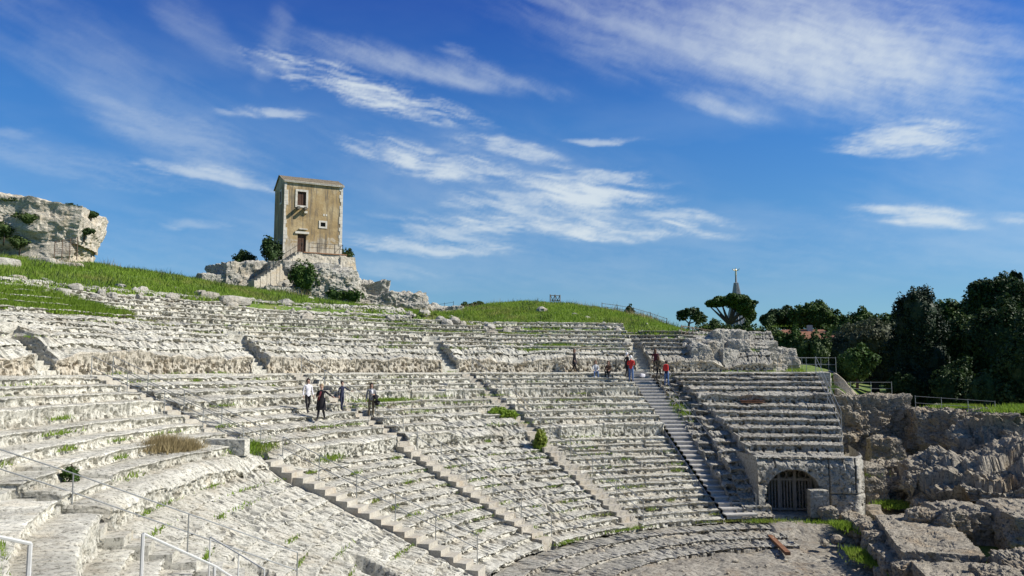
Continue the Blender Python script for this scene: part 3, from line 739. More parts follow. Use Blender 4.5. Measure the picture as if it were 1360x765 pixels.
# --- church spire far beyond: a pleated concrete cone, of which the top stands over the trees
chD = 600.0; chp = at(979.5, 440, chD); topz = at(979.5, 375.5, chD).z; basez = at(979.5, 440, chD).z
church = empty('church', (chp.x, chp.y, 0), 'tall pleated grey concrete cone of a far church with a gilded statue on top', 'church')
npl = 22; V = []; zs_ = np.linspace(0, topz, 24)
for i, z in enumerate(zs_):
    t = (z - basez) / (topz - basez)
    rad = np.interp(t, [-1.2, 0, .3, .6, .8, 1], [24, 9.6, 6.9, 4.3, 2.9, 1.7])
    for k in range(npl * 2):
        rr__ = rad * (1.0 if k % 2 else .80); an = math.pi * k / npl
        V.append((rr__ * math.sin(an), rr__ * math.cos(an), z))
n2_ = npl * 2; F = [(i*n2_+k, i*n2_+(k+1)%n2_, (i+1)*n2_+(k+1)%n2_, (i+1)*n2_+k) for i in range(23) for k in range(n2_)] + [tuple(23*n2_+k for k in range(n2_))]
cb = MB(); cb.add(V, F); cb.build('cone', plain_mat('pale_concrete', (.40, .39, .40), .85, 0, .12, .2), church)
GILT = plain_mat('gilt', (.55, .47, .30), .35, .6, .1)
MB().tube([(0, 0, topz), (0, 0, topz + 5.5)], [.8, .6], 8).build('mast', plain_mat('mast_grey', (.28, .27, .27), .6), church)
stt = MB().tube([(0,0,topz+5.3),(0,0,topz+6.6),(0,0,topz+8.2),(0,0,topz+9.2),(0,0,topz+10.1),(0,0,topz+10.8)], [.75,.7,.6,.65,.35,.4], 8)
stt.tube([(-.6,0,topz+9.0),(-2.0,-.3,topz+9.4),(-2.5,-.5,topz+10.4)], [.35,.3,.2]).tube([(.6,0,topz+9.0),(2.0,-.3,topz+9.4),(2.6,-.5,topz+10.4)], [.35,.3,.2])
stt.build('statue', GILT, church)
# ------------------------------------------------------------------ vegetation
def leaves(lobes, n, size, seed, flat=.0, core=.80, fill=.55, drop=None):
    """leaf-sized faces scattered through the shells of several lobes (x, y, z, rx, ry, rz), thinned into clumps"""
    rg = np.random.default_rng(seed); lobes = np.array(lobes, float); main = lobes
    sub_ = []                                 # smaller boughs standing out of each lobe
    for L in lobes:
        for i in range(7):
            d_ = rg.normal(size=3); d_[2] = abs(d_[2]) * .8 + d_[2] * .2; d_ /= np.linalg.norm(d_); f_ = rg.uniform(.26, .46)
            sub_.append(np.concatenate([L[:3] + d_ * L[3:] * rg.uniform(.72, 1.02), L[3:] * f_ * rg.uniform(.8, 1.3, 3)]))
    lobes = np.concatenate([lobes, np.array(sub_)])
    vol = (lobes[:, 3] * lobes[:, 4] + lobes[:, 4] * lobes[:, 5] + lobes[:, 3] * lobes[:, 5]); pr = vol / vol.sum()
    m = int(n * 2.2); k = rg.choice(len(lobes), m, p=pr)
    d = rg.normal(size=(m, 3)); d /= np.linalg.norm(d, axis=1, keepdims=True)
    rad = 1 - (1 - fill) * rg.random(m) ** 1.6
    rad = rad * (1 + .22 * fbm(d[:, 0] + k * 3.1, d[:, 1], d[:, 2], 2.6, 3, seed))
    P = lobes[k, :3] + d * rad[:, None] * lobes[k, 3:]
    dens = fbm(P[:, 0], P[:, 1], P[:, 2], 1.5 / max(.4, size * 5), 3, seed + 2)
    keep = dens + rg.normal(0, .18, m) > -.10
    P, d = P[keep][:n], d[keep][:n]; n = len(P)
    nrm = d + rg.normal(0, .75, (n, 3)); nrm[:, 2] += .35; nrm /= np.linalg.norm(nrm, axis=1, keepdims=True)
    u = np.cross(nrm, rg.normal(size=(n, 3))); u /= np.linalg.norm(u, axis=1, keepdims=True) + 1e-9; v = np.cross(nrm, u)
    s = size * rg.uniform(.55, 1.35, (n, 1)); asp = rg.uniform(.45, .9, (n, 1))
    q = np.stack([P - u * s, P + v * s * asp, P + u * s, P - v * s * asp], 1)
    V = q.reshape(-1, 3); Q = np.arange(n * 4).reshape(-1, 4)
    if core:                                  # solid core added inside each lobe to block light, itself ragged
        g = 14; th = np.linspace(0, math.pi, g)[:, None]; ph = np.linspace(0, 2 * math.pi, g * 2)[None, :]
        S = np.stack([np.sin(th) * np.cos(ph), np.sin(th) * np.sin(ph), np.cos(th) + 0 * ph], -1).reshape(-1, 3)
        for i, L in enumerate(main):
            rr_ = core * .94 * (1 + .35 * fbm(S[:, 0] + i, S[:, 1], S[:, 2], 2.2, 3, seed + 8))
            b = len(V); V = np.concatenate([V, L[:3] + S * rr_[:, None] * L[3:]]); Q = np.concatenate([Q, grid_q(g, g * 2, b)])
    return V, Q
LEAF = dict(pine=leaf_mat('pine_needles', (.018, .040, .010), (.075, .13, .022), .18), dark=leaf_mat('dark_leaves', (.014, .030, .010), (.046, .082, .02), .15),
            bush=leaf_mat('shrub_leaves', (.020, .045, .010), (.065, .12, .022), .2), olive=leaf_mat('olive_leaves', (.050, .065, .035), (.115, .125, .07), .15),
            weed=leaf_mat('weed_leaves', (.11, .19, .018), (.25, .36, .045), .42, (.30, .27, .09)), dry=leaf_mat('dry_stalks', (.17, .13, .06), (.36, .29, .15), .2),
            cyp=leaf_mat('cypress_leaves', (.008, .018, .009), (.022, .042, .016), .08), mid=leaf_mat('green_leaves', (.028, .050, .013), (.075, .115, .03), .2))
BARK = plain_mat('bark', (.085, .065, .05), .95, 0, .4, 5, .6)
def tree(name, label, cat, base, lobes, n, size, mat, seed, trunk_r=.22, limbs=True, group=None, core=.8, lean=(0, 0)):
    t = empty(name, base, label, cat, group)
    lob = np.array(lobes, float); cz = lob[:, 2].min() if len(lob) else 2
    tk = MB(); rg = random.Random(seed)
    ctr = lob[:, :3].mean(0); fork = Vector((ctr[0] * .5 + lean[0], ctr[1] * .5 + lean[1], max(.5, (lob[:, 2] - lob[:, 5]).min() * .9 + .3)))
    tk.tube([(0, 0, -.6), (fork.x * .3 + .05, fork.y * .3, fork.z * .5), fork], [trunk_r * 1.25, trunk_r, trunk_r * .8], 8)
    if limbs:
        for L in lob:
            tip = Vector(L[:3]); mid = fork.lerp(tip, .5) + Vector((0, 0, -.15 * L[5]))
            tk.tube([fork, mid, tip], [trunk_r * .62, trunk_r * .4, trunk_r * .15], 6)
    tk.build('trunk', BARK, t, True)
    V, Q = leaves(lobes, n, size, seed, core=core)
    link('crown', np_mesh('crown', V, Q), LEAF[mat], t)
    return t
def lob(px0, px1, py0, py1, D, base, depth=.8, dy=0.0):
    """a lobe that fills a box of the photograph at distance D, in the frame of the tree's base"""
    c = at((px0 + px1) / 2, (py0 + py1) / 2, D); k = D / FX
    return (c.x - base.x, c.y - base.y + dy, c.z - base.z, (px1 - px0) / 2 * k, (px1 - px0) / 2 * k * depth, (py1 - py0) / 2 * k)
def tree_at(name, label, cat, D, bx, boxes, n, size, mat, seed, base_py=None, **kw):
    g = at(bx, 450, D); z = hill_z(g.x, g.y) if base_py is None else at(bx, base_py, D).z
    b = Vector((g.x, g.y, z)); rg = random.Random(seed)
    return tree(name, label, cat, b, [lob(*q, D, b, .8, rg.uniform(-.8, .8)) for q in boxes], n, size, mat, seed, **kw)

# umbrella pine in front of the church
tree_at('stone_pine', 'umbrella shaped pine with flat dark crown standing before the church cone', 'tree', 112, 965,
        [(943, 972, 395, 408), (956, 992, 392, 405), (976, 1002, 397, 412), (988, 1006, 405, 428), (976, 1000, 402, 420), (940, 958, 399, 408), (938, 946, 404, 408), (966, 990, 398, 412)], 12000, .15, 'pine', 41, trunk_r=.42, core=.7)
tree_at('wispy_tree', 'small thin-leaved tree just left of the umbrella pine', 'tree', 104, 912, [(899, 915, 412, 426), (908, 928, 409, 424), (920, 938, 416, 430)], 2200, .17, 'dark', 42, core=.45, trunk_r=.16)
tree_at('pine_tree', 'low broad dark pine left of the red roofed house', 'tree', 122, 1030, [(1010, 1035, 416, 438), (1025, 1056, 409, 436), (1040, 1060, 414, 440)], 8000, .17, 'dark', 43)
tree_at('pine_tree', 'tall dark pine with domed double crown behind the red roofed house', 'tree', 118, 1085, [(1050, 1078, 405, 440), (1068, 1104, 402, 440), (1090, 1118, 410, 445), (1085, 1112, 430, 455)], 12000, .17, 'pine', 44, trunk_r=.35)
tree_at('pine_tree', 'round topped green pine between the domed pine and the olive', 'tree', 112, 1140, [(1118, 1142, 416, 446), (1130, 1160, 413, 442), (1122, 1160, 425, 460)], 9000, .15, 'pine', 45)
tree_at('pine_tree', 'lighter green pine crown rising behind the left flank of the cypress', 'tree', 108, 1178, [(1158, 1185, 418, 450), (1170, 1204, 417, 450), (1160, 1200, 430, 470)], 9000, .15, 'pine', 46)
# hedge of shrubs beyond the rim of the upper tiers
HB_ = [((925, 965, 424, 460), 84, 'mid', 'olive green shrub at the left end of the rim hedge under the umbrella pine'), ((955, 1000, 430, 465), 82, 'mid', 'mid green shrub in the rim hedge below the church cone'),
       ((975, 1012, 436, 474), 74, 'bush', 'small dark round shrub at the front of the rim hedge'), ((996, 1040, 432, 470), 80, 'mid', 'brownish green shrub in the rim hedge left of the red roof'),
       ((1028, 1066, 439, 478), 76, 'bush', 'dark green shrub in the rim hedge just below the red roof'), ((1052, 1100, 446, 486), 75, 'mid', 'low shrub at the right end of the rim hedge beside the olive')]
for i, (bx, D, mt, lb) in enumerate(HB_):
    x0, x1, y0, y1 = bx; mx = (x0 + x1) / 2
    tree_at('shrub', lb, 'shrub', D, mx, [(x0, mx + 4, y0 + 4, y1 + 8), (mx - 6, x1, y0, y1 + 8), (x0 + 6, x1 - 6, y0 + 8, y1 + 12)], 6000, .11, mt, 60 + i, base_py=y1 + 10, group='shrubs along the rim', trunk_r=.09)
tree_at('olive_tree', 'broad grey green olive tree left of the tall dark cypress', 'tree', 78, 1160, [(1094, 1140, 448, 490), (1112, 1165, 432, 478), (1140, 1195, 430, 476), (1165, 1216, 446, 496), (1120, 1180, 450, 505), (1150, 1205, 460, 512)], 26000, .105, 'olive', 71, base_py=512, trunk_r=.3)
tree_at('shrub', 'dense rounded dark green bush in front of the olive by the path', 'shrub', 66, 1136, [(1112, 1140, 466, 502), (1124, 1162, 462, 502), (1118, 1158, 472, 508)], 6500, .12, 'bush', 72, base_py=507, trunk_r=.1)
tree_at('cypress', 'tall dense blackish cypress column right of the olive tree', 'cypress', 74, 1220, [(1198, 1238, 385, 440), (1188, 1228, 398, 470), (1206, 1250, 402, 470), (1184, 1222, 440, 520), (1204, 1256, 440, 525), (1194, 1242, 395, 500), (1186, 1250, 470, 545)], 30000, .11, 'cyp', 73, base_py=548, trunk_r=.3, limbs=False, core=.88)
# the dark grove on the right
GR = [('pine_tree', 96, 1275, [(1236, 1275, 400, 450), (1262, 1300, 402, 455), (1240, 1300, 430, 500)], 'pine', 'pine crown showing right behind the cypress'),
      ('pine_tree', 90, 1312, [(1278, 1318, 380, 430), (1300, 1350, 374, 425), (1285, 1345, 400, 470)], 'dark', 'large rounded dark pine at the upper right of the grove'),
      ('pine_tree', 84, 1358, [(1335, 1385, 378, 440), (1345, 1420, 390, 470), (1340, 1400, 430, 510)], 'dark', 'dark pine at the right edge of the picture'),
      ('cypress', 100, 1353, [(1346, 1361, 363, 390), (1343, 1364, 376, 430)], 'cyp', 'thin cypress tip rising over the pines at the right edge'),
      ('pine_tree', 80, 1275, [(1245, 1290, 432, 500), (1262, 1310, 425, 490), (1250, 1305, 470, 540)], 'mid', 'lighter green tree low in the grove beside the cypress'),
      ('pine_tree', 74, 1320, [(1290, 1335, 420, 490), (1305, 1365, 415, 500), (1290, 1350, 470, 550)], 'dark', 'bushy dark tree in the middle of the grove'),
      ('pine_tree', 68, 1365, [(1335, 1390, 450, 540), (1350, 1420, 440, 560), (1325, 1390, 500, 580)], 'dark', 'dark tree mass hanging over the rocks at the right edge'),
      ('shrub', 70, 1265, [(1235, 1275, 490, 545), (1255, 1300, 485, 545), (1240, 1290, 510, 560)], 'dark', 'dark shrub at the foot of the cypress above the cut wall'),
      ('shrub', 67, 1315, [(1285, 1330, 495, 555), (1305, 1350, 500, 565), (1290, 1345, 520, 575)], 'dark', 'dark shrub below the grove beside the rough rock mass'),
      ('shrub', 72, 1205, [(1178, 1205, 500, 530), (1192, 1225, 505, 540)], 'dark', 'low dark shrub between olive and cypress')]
for i, (nm, D, bx, boxes, mt, lb) in enumerate(GR):
    y1 = max(b[3] for b in boxes)
    tree_at(nm, lb, 'tree' if nm != 'shrub' else 'shrub', D, bx, boxes, 22000 if nm == 'pine_tree' else 8000, .14 if D > 80 else .12, mt, 90 + i, base_py=max(y1 + 6, 505), trunk_r=.3 if nm == 'pine_tree' else .12)
# wood beyond, one mass
rgw = np.random.default_rng(5); LB = []
for i in range(60):
    px = 1100 + i * 6.2 + rgw.uniform(-10, 10); D = rgw.uniform(125, 170); z0 = -2
    c = at(px, 450, D); s = rgw.uniform(2.2, 3.6); LB.append((c.x, c.y, rgw.uniform(1.0, 3.6) if px < 1240 else rgw.uniform(3, 7.5), s, s, s * rgw.uniform(.8, 1.3)))
for i in range(26):
    px = 590 + i * 0 + rgw.uniform(300, 520); D = rgw.uniform(130, 160); c = at(px, 450, D); s = rgw.uniform(1.6, 2.6); LB.append((c.x, c.y, rgw.uniform(1.6, 3.0), s * 1.2, s, s))
for i in range(90):
    an = R(rgw.uniform(23, 60)); D = rgw.uniform(95, 190); s = rgw.uniform(2.5, 4.0); LB.append((D * math.sin(an), D * math.cos(an), rgw.uniform(-1, 2.5), s, s, s * 1.3))
V, Q = leaves(LB, 90000, .3, 123, core=.85)
wd = link('distant_wood', np_mesh('distant_wood', V, Q), LEAF['dark']); tag(wd, kind='stuff')
tree_at('shrub', 'dark rounded tree top peeping over the grassy crest right of the house rock', 'tree', 98, 628, [(606, 634, 403, 420), (620, 652, 402, 420)], 2600, .17, 'bush', 131, base_py=418, trunk_r=.1)
tree_at('pine_tree', 'small spiky tree tip behind the crest at the fence', 'tree', 100, 836, [(832, 840, 406, 420), (829, 843, 412, 424)], 700, .15, 'dark', 132, base_py=422, trunk_r=.08)

# shrubs round the house
def shrub(label, c, s, n, mat, seed, size=.11, name='shrub', group=None, stem=.05):
    rg = random.Random(seed); Ls = []
    for i in range(4 if s[0] > .35 else 3): Ls.append((rg.uniform(-.5, .5) * s[0], rg.uniform(-.4, .4) * s[1], s[2] * rg.uniform(.35, .65), s[0] * .55, s[1] * .55, s[2] * rg.uniform(.35, .55)))
    return tree(name, label, 'shrub', Vector(c), Ls, n, size, mat, seed, trunk_r=min(stem, s[0] * .05), group=group, core=.7 if s[0] > .6 else .35)
shrub('dark spreading shrub against the shaded left wall of the tall house', loc_(-3.9, .6, -.9), (1.5, 1.2, 3.0), 3000, 'dark', 141)
shrub('smaller dark shrub on the rock shelf left of the tall house', loc_(-6.0, 1.6, -1.0), (1.3, 1.0, 1.7), 1800, 'dark', 142)
shrub('dark shrub behind the right corner of the tall house', loc_(3.6, .9, -.8), (.9, .9, 2.3), 1800, 'dark', 143)
shrub('leafy green bush below the stair of the tall house', loc_(-1.9, -4.4, -3.8), (1.7, 1.2, 2.8), 3000, 'bush', 144)
shrub('low green bush at the foot of the white boulder under the house', loc_(1.6, -5.4, -4.6), (1.9, 1.0, 1.3), 1800, 'bush', 145)
for i, (px, py, sx, sz, m_, lb) in enumerate([(92, 276, 1.2, 1.1, 'dark', 'dry reddish scrub on the cliff top, tallest of the tufts'), (120, 281, .6, .7, 'dark', 'small dark tuft at the right end of the cliff top'),
        (70, 277, 1.0, .7, 'mid', 'olive green tuft on the cliff top left of the tallest scrub'), (28, 290, 1.6, 1.3, 'mid', 'green bush clinging in the hollow of the cliff face'), (26, 322, 1.0, 1.2, 'mid', 'green bush beside the dark hollow under the cliff'),
        (112, 304, 1.1, .7, 'dark', 'brown hanging growth under the cliff brow'), (5, 308, 1.0, 1.6, 'mid', 'green bush on the cliff face at the left edge of the picture'), (8, 262, 2.2, .5, 'mid', 'low scrub on the cliff top at the left edge')]):
    D = 69.5 if py > 285 else 71.5
    if py < 285: D = 72.5
    shrub(lb, at(px, py + 8, D + (2.3 if py > 285 else 0)), (sx * .9, .9, sz * .75), 1300, m_, 150 + i, .075)

# grass on the hill
def blades(n, rfun, h0, h1, wd_, seed, mat, name, tuft=0):
    rg = np.random.default_rng(seed); P = rfun(rg, n); n = len(P)
    h = rg.uniform(h0, h1, n) * (1 + .6 * fbm(P[:, 0], P[:, 1], 0, .5, 3, seed))
    an = rg.uniform(0, 2 * math.pi, n); le = rg.normal(0, .35, (n, 2)) * h[:, None]
    u = np.stack([np.cos(an), np.sin(an), 0 * an], -1) * (wd_ * rg.uniform(.6, 1.4, n))[:, None]
    top = P + np.stack([le[:, 0], le[:, 1], h], -1)
    V = np.stack([P - u, P + u, top], 1).reshape(-1, 3)
    return link(name, np_mesh(name, V, np.arange(n * 3).reshape(-1, 3)), mat)
def hill_pts(r0, r1, a0, a1, mask=None):
    def f(rg, n):
        a = rg.uniform(a0, a1, n); r = np.sqrt(rg.uniform(r0 ** 2, r1 ** 2, n))
        P = pol(r, a, 0.0); re = np.interp(a, A_B, R_EDGE)
        ok = r > re - .1 + .5 * fbm(P[:, 0], P[:, 1], 0, .5, 3, 9)
        if mask is not None: ok &= mask(P, r, a)
        P = P[ok]; P[:, 2] = ground_z(P[:, 0], P[:, 1]) - .03; return P
    return f
gb = blades(190000, hill_pts(35, 62, 76, 166), .12, .34, .035, 1, LEAF['weed'], 'grass'); tag(gb, kind='stuff')
dg = blades(9000, hill_pts(52, 63, 96, 160, lambda P, r, a: fbm(P[:, 0], P[:, 1], 0, .22, 3, 19) + .25 * ((a > 132) & (a < 150)) > .18), .35, .8, .022, 2, LEAF['dry'], 'dry_grass'); tag(dg, kind='stuff')

tf = blades(26000, hill_pts(35, 62.5, 78, 166, lambda P, r, a: fbm(P[:, 0], P[:, 1], 0, .7, 3, 29) > .16), .3, .62, .03, 7, LEAF['mid'], 'tall_grass'); tag(tf, kind='stuff')
def stones(n, pts, s0, s1, seed, mat, name):
    rg = np.random.default_rng(seed); P = pts(rg, n); V = []; Q = []
    g = 6; th = np.linspace(0, math.pi, g)[:, None]; ph = np.linspace(0, 2 * math.pi, 9)[None, :]
    S = np.stack([np.sin(th) * np.cos(ph), np.sin(th) * np.sin(ph), np.cos(th) + 0 * ph], -1).reshape(-1, 3)
    for i, p in enumerate(P):
        s = s0 * (s1 / s0) ** (rg.random() ** 2.2); d = S * (1 + .45 * fbm(S[:, 0] + i * 3.3, S[:, 1], S[:, 2], 1.4, 2, seed)[:, None]) * np.array([rg.uniform(.7, 1.4), rg.uniform(.7, 1.2), rg.uniform(.45, .85)]) * s
        an = rg.uniform(0, 6.3); c_, s_ = math.cos(an), math.sin(an)
        d = np.stack([d[:, 0] * c_ - d[:, 1] * s_, d[:, 0] * s_ + d[:, 1] * c_, d[:, 2]], -1)
        V.append(d + p + np.array([0, 0, s * .15])); Q.append(grid_q(g, 9, i * len(S)))
    o = link(name, np_mesh(name, np.concatenate(V), np.concatenate(Q)), mat); return tag(o, kind='stuff')
def edge_pts(rg, n):
    a = rg.uniform(84, 160, n); r = np.interp(a, A_B, R_EDGE) + rg.normal(.3, 1.0, n) + (rg.random(n) < .12) * rg.uniform(0, 8, n)
    P = pol(r, a, 0.0); P[:, 2] = ground_z(P[:, 0], P[:, 1]); lo = r < np.interp(a, A_B, R_EDGE)
    P[lo, 2] = np.interp(r[lo], [34.3, 35, 37.83, 38.83, 42.5], [.9, 1.0, 2.33, 2.66, 4.7]); return P
stones(330, edge_pts, .10, .55, 11, ROCK, 'loose_stones')
# ------------------------------------------------------------------ vaulted opening at the end of the tiers
def arch_wall():
    al = np.linspace(148.6, 168.0, 230); zz = np.concatenate([np.linspace(-8.0, -4.58, 150), [-4.55, -4.54, -4.54]])
    Z, A = np.meshgrid(zz, al, indexing='ij')
    s = np.radians(A - 155.2) * 15.6; rbase = np.full_like(A, 15.6)
    rbase[-2] += .1; rbase[-1] += .5
    nx = s + .06 * fbm(s, Z, 0, 1.5, 3, 401)
    cx, hw, spring, top = 0.0, 1.32, -6.35, -5.18
    d_low = hw + .1 - np.abs(nx - cx); rad = 1 - np.sqrt(((nx - cx) / hw) ** 2 + ((Z - spring) / (top - spring)) ** 2)
    dd = np.where(Z < spring, d_low, rad * 1.2)
    inside = sstep(-.02, .05, dd) * (Z > -7.42)
    n1 = fbm(s, Z, 3, .9, 4, 402); n2 = fbm(s, Z, 7, 3.2, 4, 403); pit = np.clip(-fbm(s, Z, 1, 4.6, 3, 404) - .12, 0, 1)
    joint = np.exp(-((Z + 6.35 + .03 * n2) / .03) ** 2) * (s > 1.45) + np.exp(-((s - 1.75 - .05 * n2) / .03) ** 2) + np.exp(-((s - 3.0) / .03) ** 2) * (Z > -6.3) + np.exp(-((s + .9) / .03) ** 2) * (Z > -5.1)
    r = rbase - (.17 * n1 + .08 * n2) + .34 * pit + .16 * joint + inside * (2.7 + .25 * n1)
    r = r + .6 * sstep(2.9, 3.5, s) ** 2 * (1.2 + n1) + .25 * sstep(-5.0, -4.6, Z) 
    G = pol(r, A, Z + .05 * n2 * (1 - inside))
    e1 = pol(r[:, -1] + 1.5, A[:, -1] + .3, Z[:, -1])[:, None]; e2 = pol(r[:, -1] + 6, A[:, -1] + .2, Z[:, -1])[:, None]
    e0 = pol(r[:, 0] + 3, A[:, 0], Z[:, 0])[:, None]
    return np.concatenate([e0, G, e1, e2], 1)
Ga = arch_wall(); grid_obj('vault_front', Ga, LIME_R, theatre)
gp = polv(16.7, 155.05, -7.42); gate = empty('wooden_gate', gp, 'weathered grey slatted gate closing the dark vaulted opening', 'gate', None, -(CAMDIR + R(155.05)))
GW = plain_mat('grey_gate_wood', (.25, .22, .19), .85, 0, .3, 8)
for z in (.12, 1.62, 2.12): MB().box((0, 0, z), (2.5, .07, .1)).build('rail', GW, gate)
for x in (-1.22, -.42, .40, 1.22): MB().box((x, 0.002, 1.12), (.13, .085, 2.2)).build('post', GW, gate)
for i in range(15):
    x = -1.08 + i * .155
    if min(abs(x - q) for q in (-1.22, -.42, .40, 1.22)) > .08: MB().box((x, 0, .88), (.055, .04, 1.45)).build('slat', GW, gate)
for x in (-.82, -.2, .18, .8):
    MB().tube([(x + .19 * math.cos(t), 0, 1.87 + .19 * math.sin(t)) for t in np.linspace(0, 2 * math.pi, 19)], .03, 5, False).build('ring', GW, gate)
bp_ = polv(15.45, 159.3, -6.78)
o = rock('stone_block', LIME_R, bp_, (.92, .8, 1.35), -(CAMDIR + R(159)), 411, .045, 1.4, 26, .08); tag(o, 'squared stone block standing at the right side of the vaulted opening', 'stone block')

# ------------------------------------------------------------------ stairs on the lower tiers and their handrails
def zline(r): return np.interp(r, [14.9, 24.4, 33.1], [-7.66, -3.74, -.40])
STEP_T = stone_mat('tan_step', (.50, .47, .40), (.37, .345, .285), (.16, .13, .10), (.40, .29, .18), .4, .4, 1.5, .02)
STEP_S = stone_mat('stone_step', (.54, .50, .42), (.38, .35, .29), (.15, .13, .10), (.44, .34, .22), .5, .6, 1.2, .04)
STEP_W = plain_mat('grey_boards', (.43, .41, .375), .85, 0, .3, 7, .3)
def radial_stair(name, label, a, r0, r1, n, width, mat, lift=.08, thick=.55, nx=.02, boards=False, group=None, da=0.0):
    foot = polv(r0, a, float(zline(r0))); t = empty(name, foot, label, 'staircase', group, -(CAMDIR + R(a)))
    rg = random.Random(int(a * 10)); run = (r1 - r0) / n
    for i in range(n):
        ra = r0 + run * (i + 1); z = float(zline(ra)) - foot.z + lift
        if boards:
            s = MB().box((0, run * (i + .5), z - .03), (width, run + .03, .06), None, .006, rg).build('step', mat, t)
            MB().box((0, run * i + .05, z - .13), (width - .1, .03, .2)).build('riser', mat, s)
        else:
            M_ = Matrix.Rotation(rg.uniform(-nx, nx), 4, 'Z')
            MB().box((rg.uniform(-nx, nx) * 1.5, run * (i + .5), z - thick / 2 + rg.uniform(-nx, nx) * .4), (width * (1 + rg.uniform(-nx, nx)), run + .04, thick), M_, .012, rg).build('step', mat, t)
    for sx in (-1, 1):
        if not boards and thick > .5: continue
        b = MB(); P = []
        for i in range(n + 1):
            ra = r0 + run * i; P.append((ra - r0, float(zline(ra)) - foot.z))
        for (y0, z0), (y1, z1) in zip(P[:-1], P[1:]):
            x = sx * (width / 2 + .03); x2 = x + sx * .05
            V = [(x, y0, z0 - .5), (x2, y0, z0 - .5), (x2, y1, z1 - .5), (x, y1, z1 - .5), (x, y0, z0 + .06), (x2, y0, z0 + .06), (x2, y1, z1 + .06), (x, y1, z1 + .06)]
            b.add(V, [(0,3,2,1),(4,5,6,7),(0,1,5,4),(1,2,6,5),(2,3,7,6),(3,0,4,7)])
        b.build('stringer', mat, t)
    return t
STEEL = plain_mat('galvanised_tube', (.34, .35, .34), .45, .6, .15); STEEL_W = plain_mat('white_painted_tube', (.50, .50, .48), .5, 0, .12)
def handrail(label, a, off, r0, r1, posts, h=1.0, mids=(.52,), mat=None, rad=.014, lift=.08, zf=None, name='handrail', group=None):
    """posts every so often with a top and a middle rail; off = metres to the side of the stair's axis"""
    mat = mat or STEEL; zf = zf or zline
    base = polv(r0, a, float(zf(r0))); t = empty(name, base, label, 'handrail', group, -(CAMDIR + R(a)))
    rs = np.linspace(r0, r1, posts)
    pts = [(off, r - r0, float(zf(r)) - base.z + lift) for r in rs]
    for p in pts: MB().tube([(p[0], p[1], p[2] - .5), (p[0], p[1], p[2] + h)], rad).build('post', mat, t)
    for k, hh in enumerate((h,) + tuple(mids)): MB().tube([(p[0], p[1], p[2] + hh) for p in pts], rad * .85).build('top_rail' if k == 0 else 'mid_rail', mat, t)
    return t
radial_stair('staircase', 'lower flight of tan steps between worn slabs, coming down below the grassy landing', 78.6, 15.2, 24.3, 19, .85, STEP_T, .08, .62)
radial_stair('staircase', 'upper flight of tan steps between two metal handrails, left of the people in black', 78.6, 25.6, 32.9, 16, .85, STEP_T, .08, .62)
radial_stair('staircase', 'long flight of stone steps on which the man with the black jacket stands', 100.0, 15.2, 33.0, 37, .8, STEP_S, .08, .6, .05)
radial_stair('staircase', 'flight of irregular stone steps with green bushes beside it, left of the boarded stair', 121.6, 15.2, 33.0, 38, .85, STEP_S, .02, .6, .09)
radial_stair('staircase', 'straight boarded grey stair with the person in the red backpack at its top', 144.35, 15.0, 33.2, 36, 1.65, STEP_W, .16, .3, .0, True)
radial_stair('staircase', 'short flight of wooden steps in the near left corner by the white railing', 47.0, 16.0, 26.6, 20, .95, LIME, .0, .6, .05)
D0 = at(292, 480, 1.0); lw = Vector((-11.3, 31.2, -3.05)); o = rock('landing_wall', LIME, lw, (2.3, .5, .62), -.1, 415, .06, 1.0, 30, .08); tag(o, 'low cut stone wall block at the landing between the two tan flights', 'stone wall')
handrail('thin metal handrail beside the lower tan steps', 78.6, .70, 15.6, 24.0, 6, 1.0, (.55,), rad=.019)
handrail('metal handrail on the near side of the upper tan steps, left of the people', 78.6, .62, 25.0, 32.6, 5, 1.0, (.66, .33), rad=.017)
handrail('metal handrail on the far side of the upper tan steps, left of the people', 78.6, -.58, 25.0, 32.6, 5, 1.0, (.5,), rad=.017)
handrail('thin metal handrail beside the stone steps, below the man with the coat', 100.0, .68, 15.4, 23.6, 6, 1.0, (.5,), rad=.019)
handrail('thin metal handrail beside the stone steps, above the man with the coat', 100.0, .68, 24.6, 33.0, 5, 1.0, (.5,), rad=.019)
handrail('thin metal handrail along the lower part of the irregular bushy steps', 121.6, .72, 15.3, 23.4, 5, 1.0, (.5,), rad=.019)
handrail('thin metal handrail at the middle of the irregular steps with the bushes', 121.6, .72, 24.4, 28.0, 3, 1.0, (.5,), rad=.019)
handrail('thin metal handrail at the top of the irregular steps, below the walkway', 121.6, .72, 29.0, 33.0, 3, 1.0, (.5,), rad=.019)
handrail('pale handrail down the right side of the boarded grey stair', 144.35, .92, 15.4, 30.0, 9, 1.0, (.5,), STEEL, .014)
zB = lambda r: np.interp(r, [15.7, 18.5, 33.1], [-4.6, -4.55, -.34])
handrail('pale three-wire railing slanting down the right end of the tiers', 166.6, 0, 20.5, 31.5, 3, 1.5, (1.0, .5), STEEL, .016, .05, zB)
def rail_run(label, pts, h, mids, mat, rad=.022, name='railing', post_at=None, cat='railing', group=None):
    b = Vector(pts[0]); t = empty(name, b, label, cat, group)
    L = [Vector(p) - b for p in pts]
    for i, p in enumerate(L):
        if post_at is None or i in post_at: MB().tube([p - Vector((0, 0, .4)), p + Vector((0, 0, h))], rad).build('post', mat, t)
    for k, hh in enumerate((h,) + tuple(mids)): MB().tube([p + Vector((0, 0, hh)) for p in L], rad * .85).build('rail', mat, t)
    return t
rail_run('pale level railing over the vaulted opening', [polv(19.3, a, -4.35) for a in (149.6, 154, 158.5, 163)], 1.0, (), STEEL, .013)
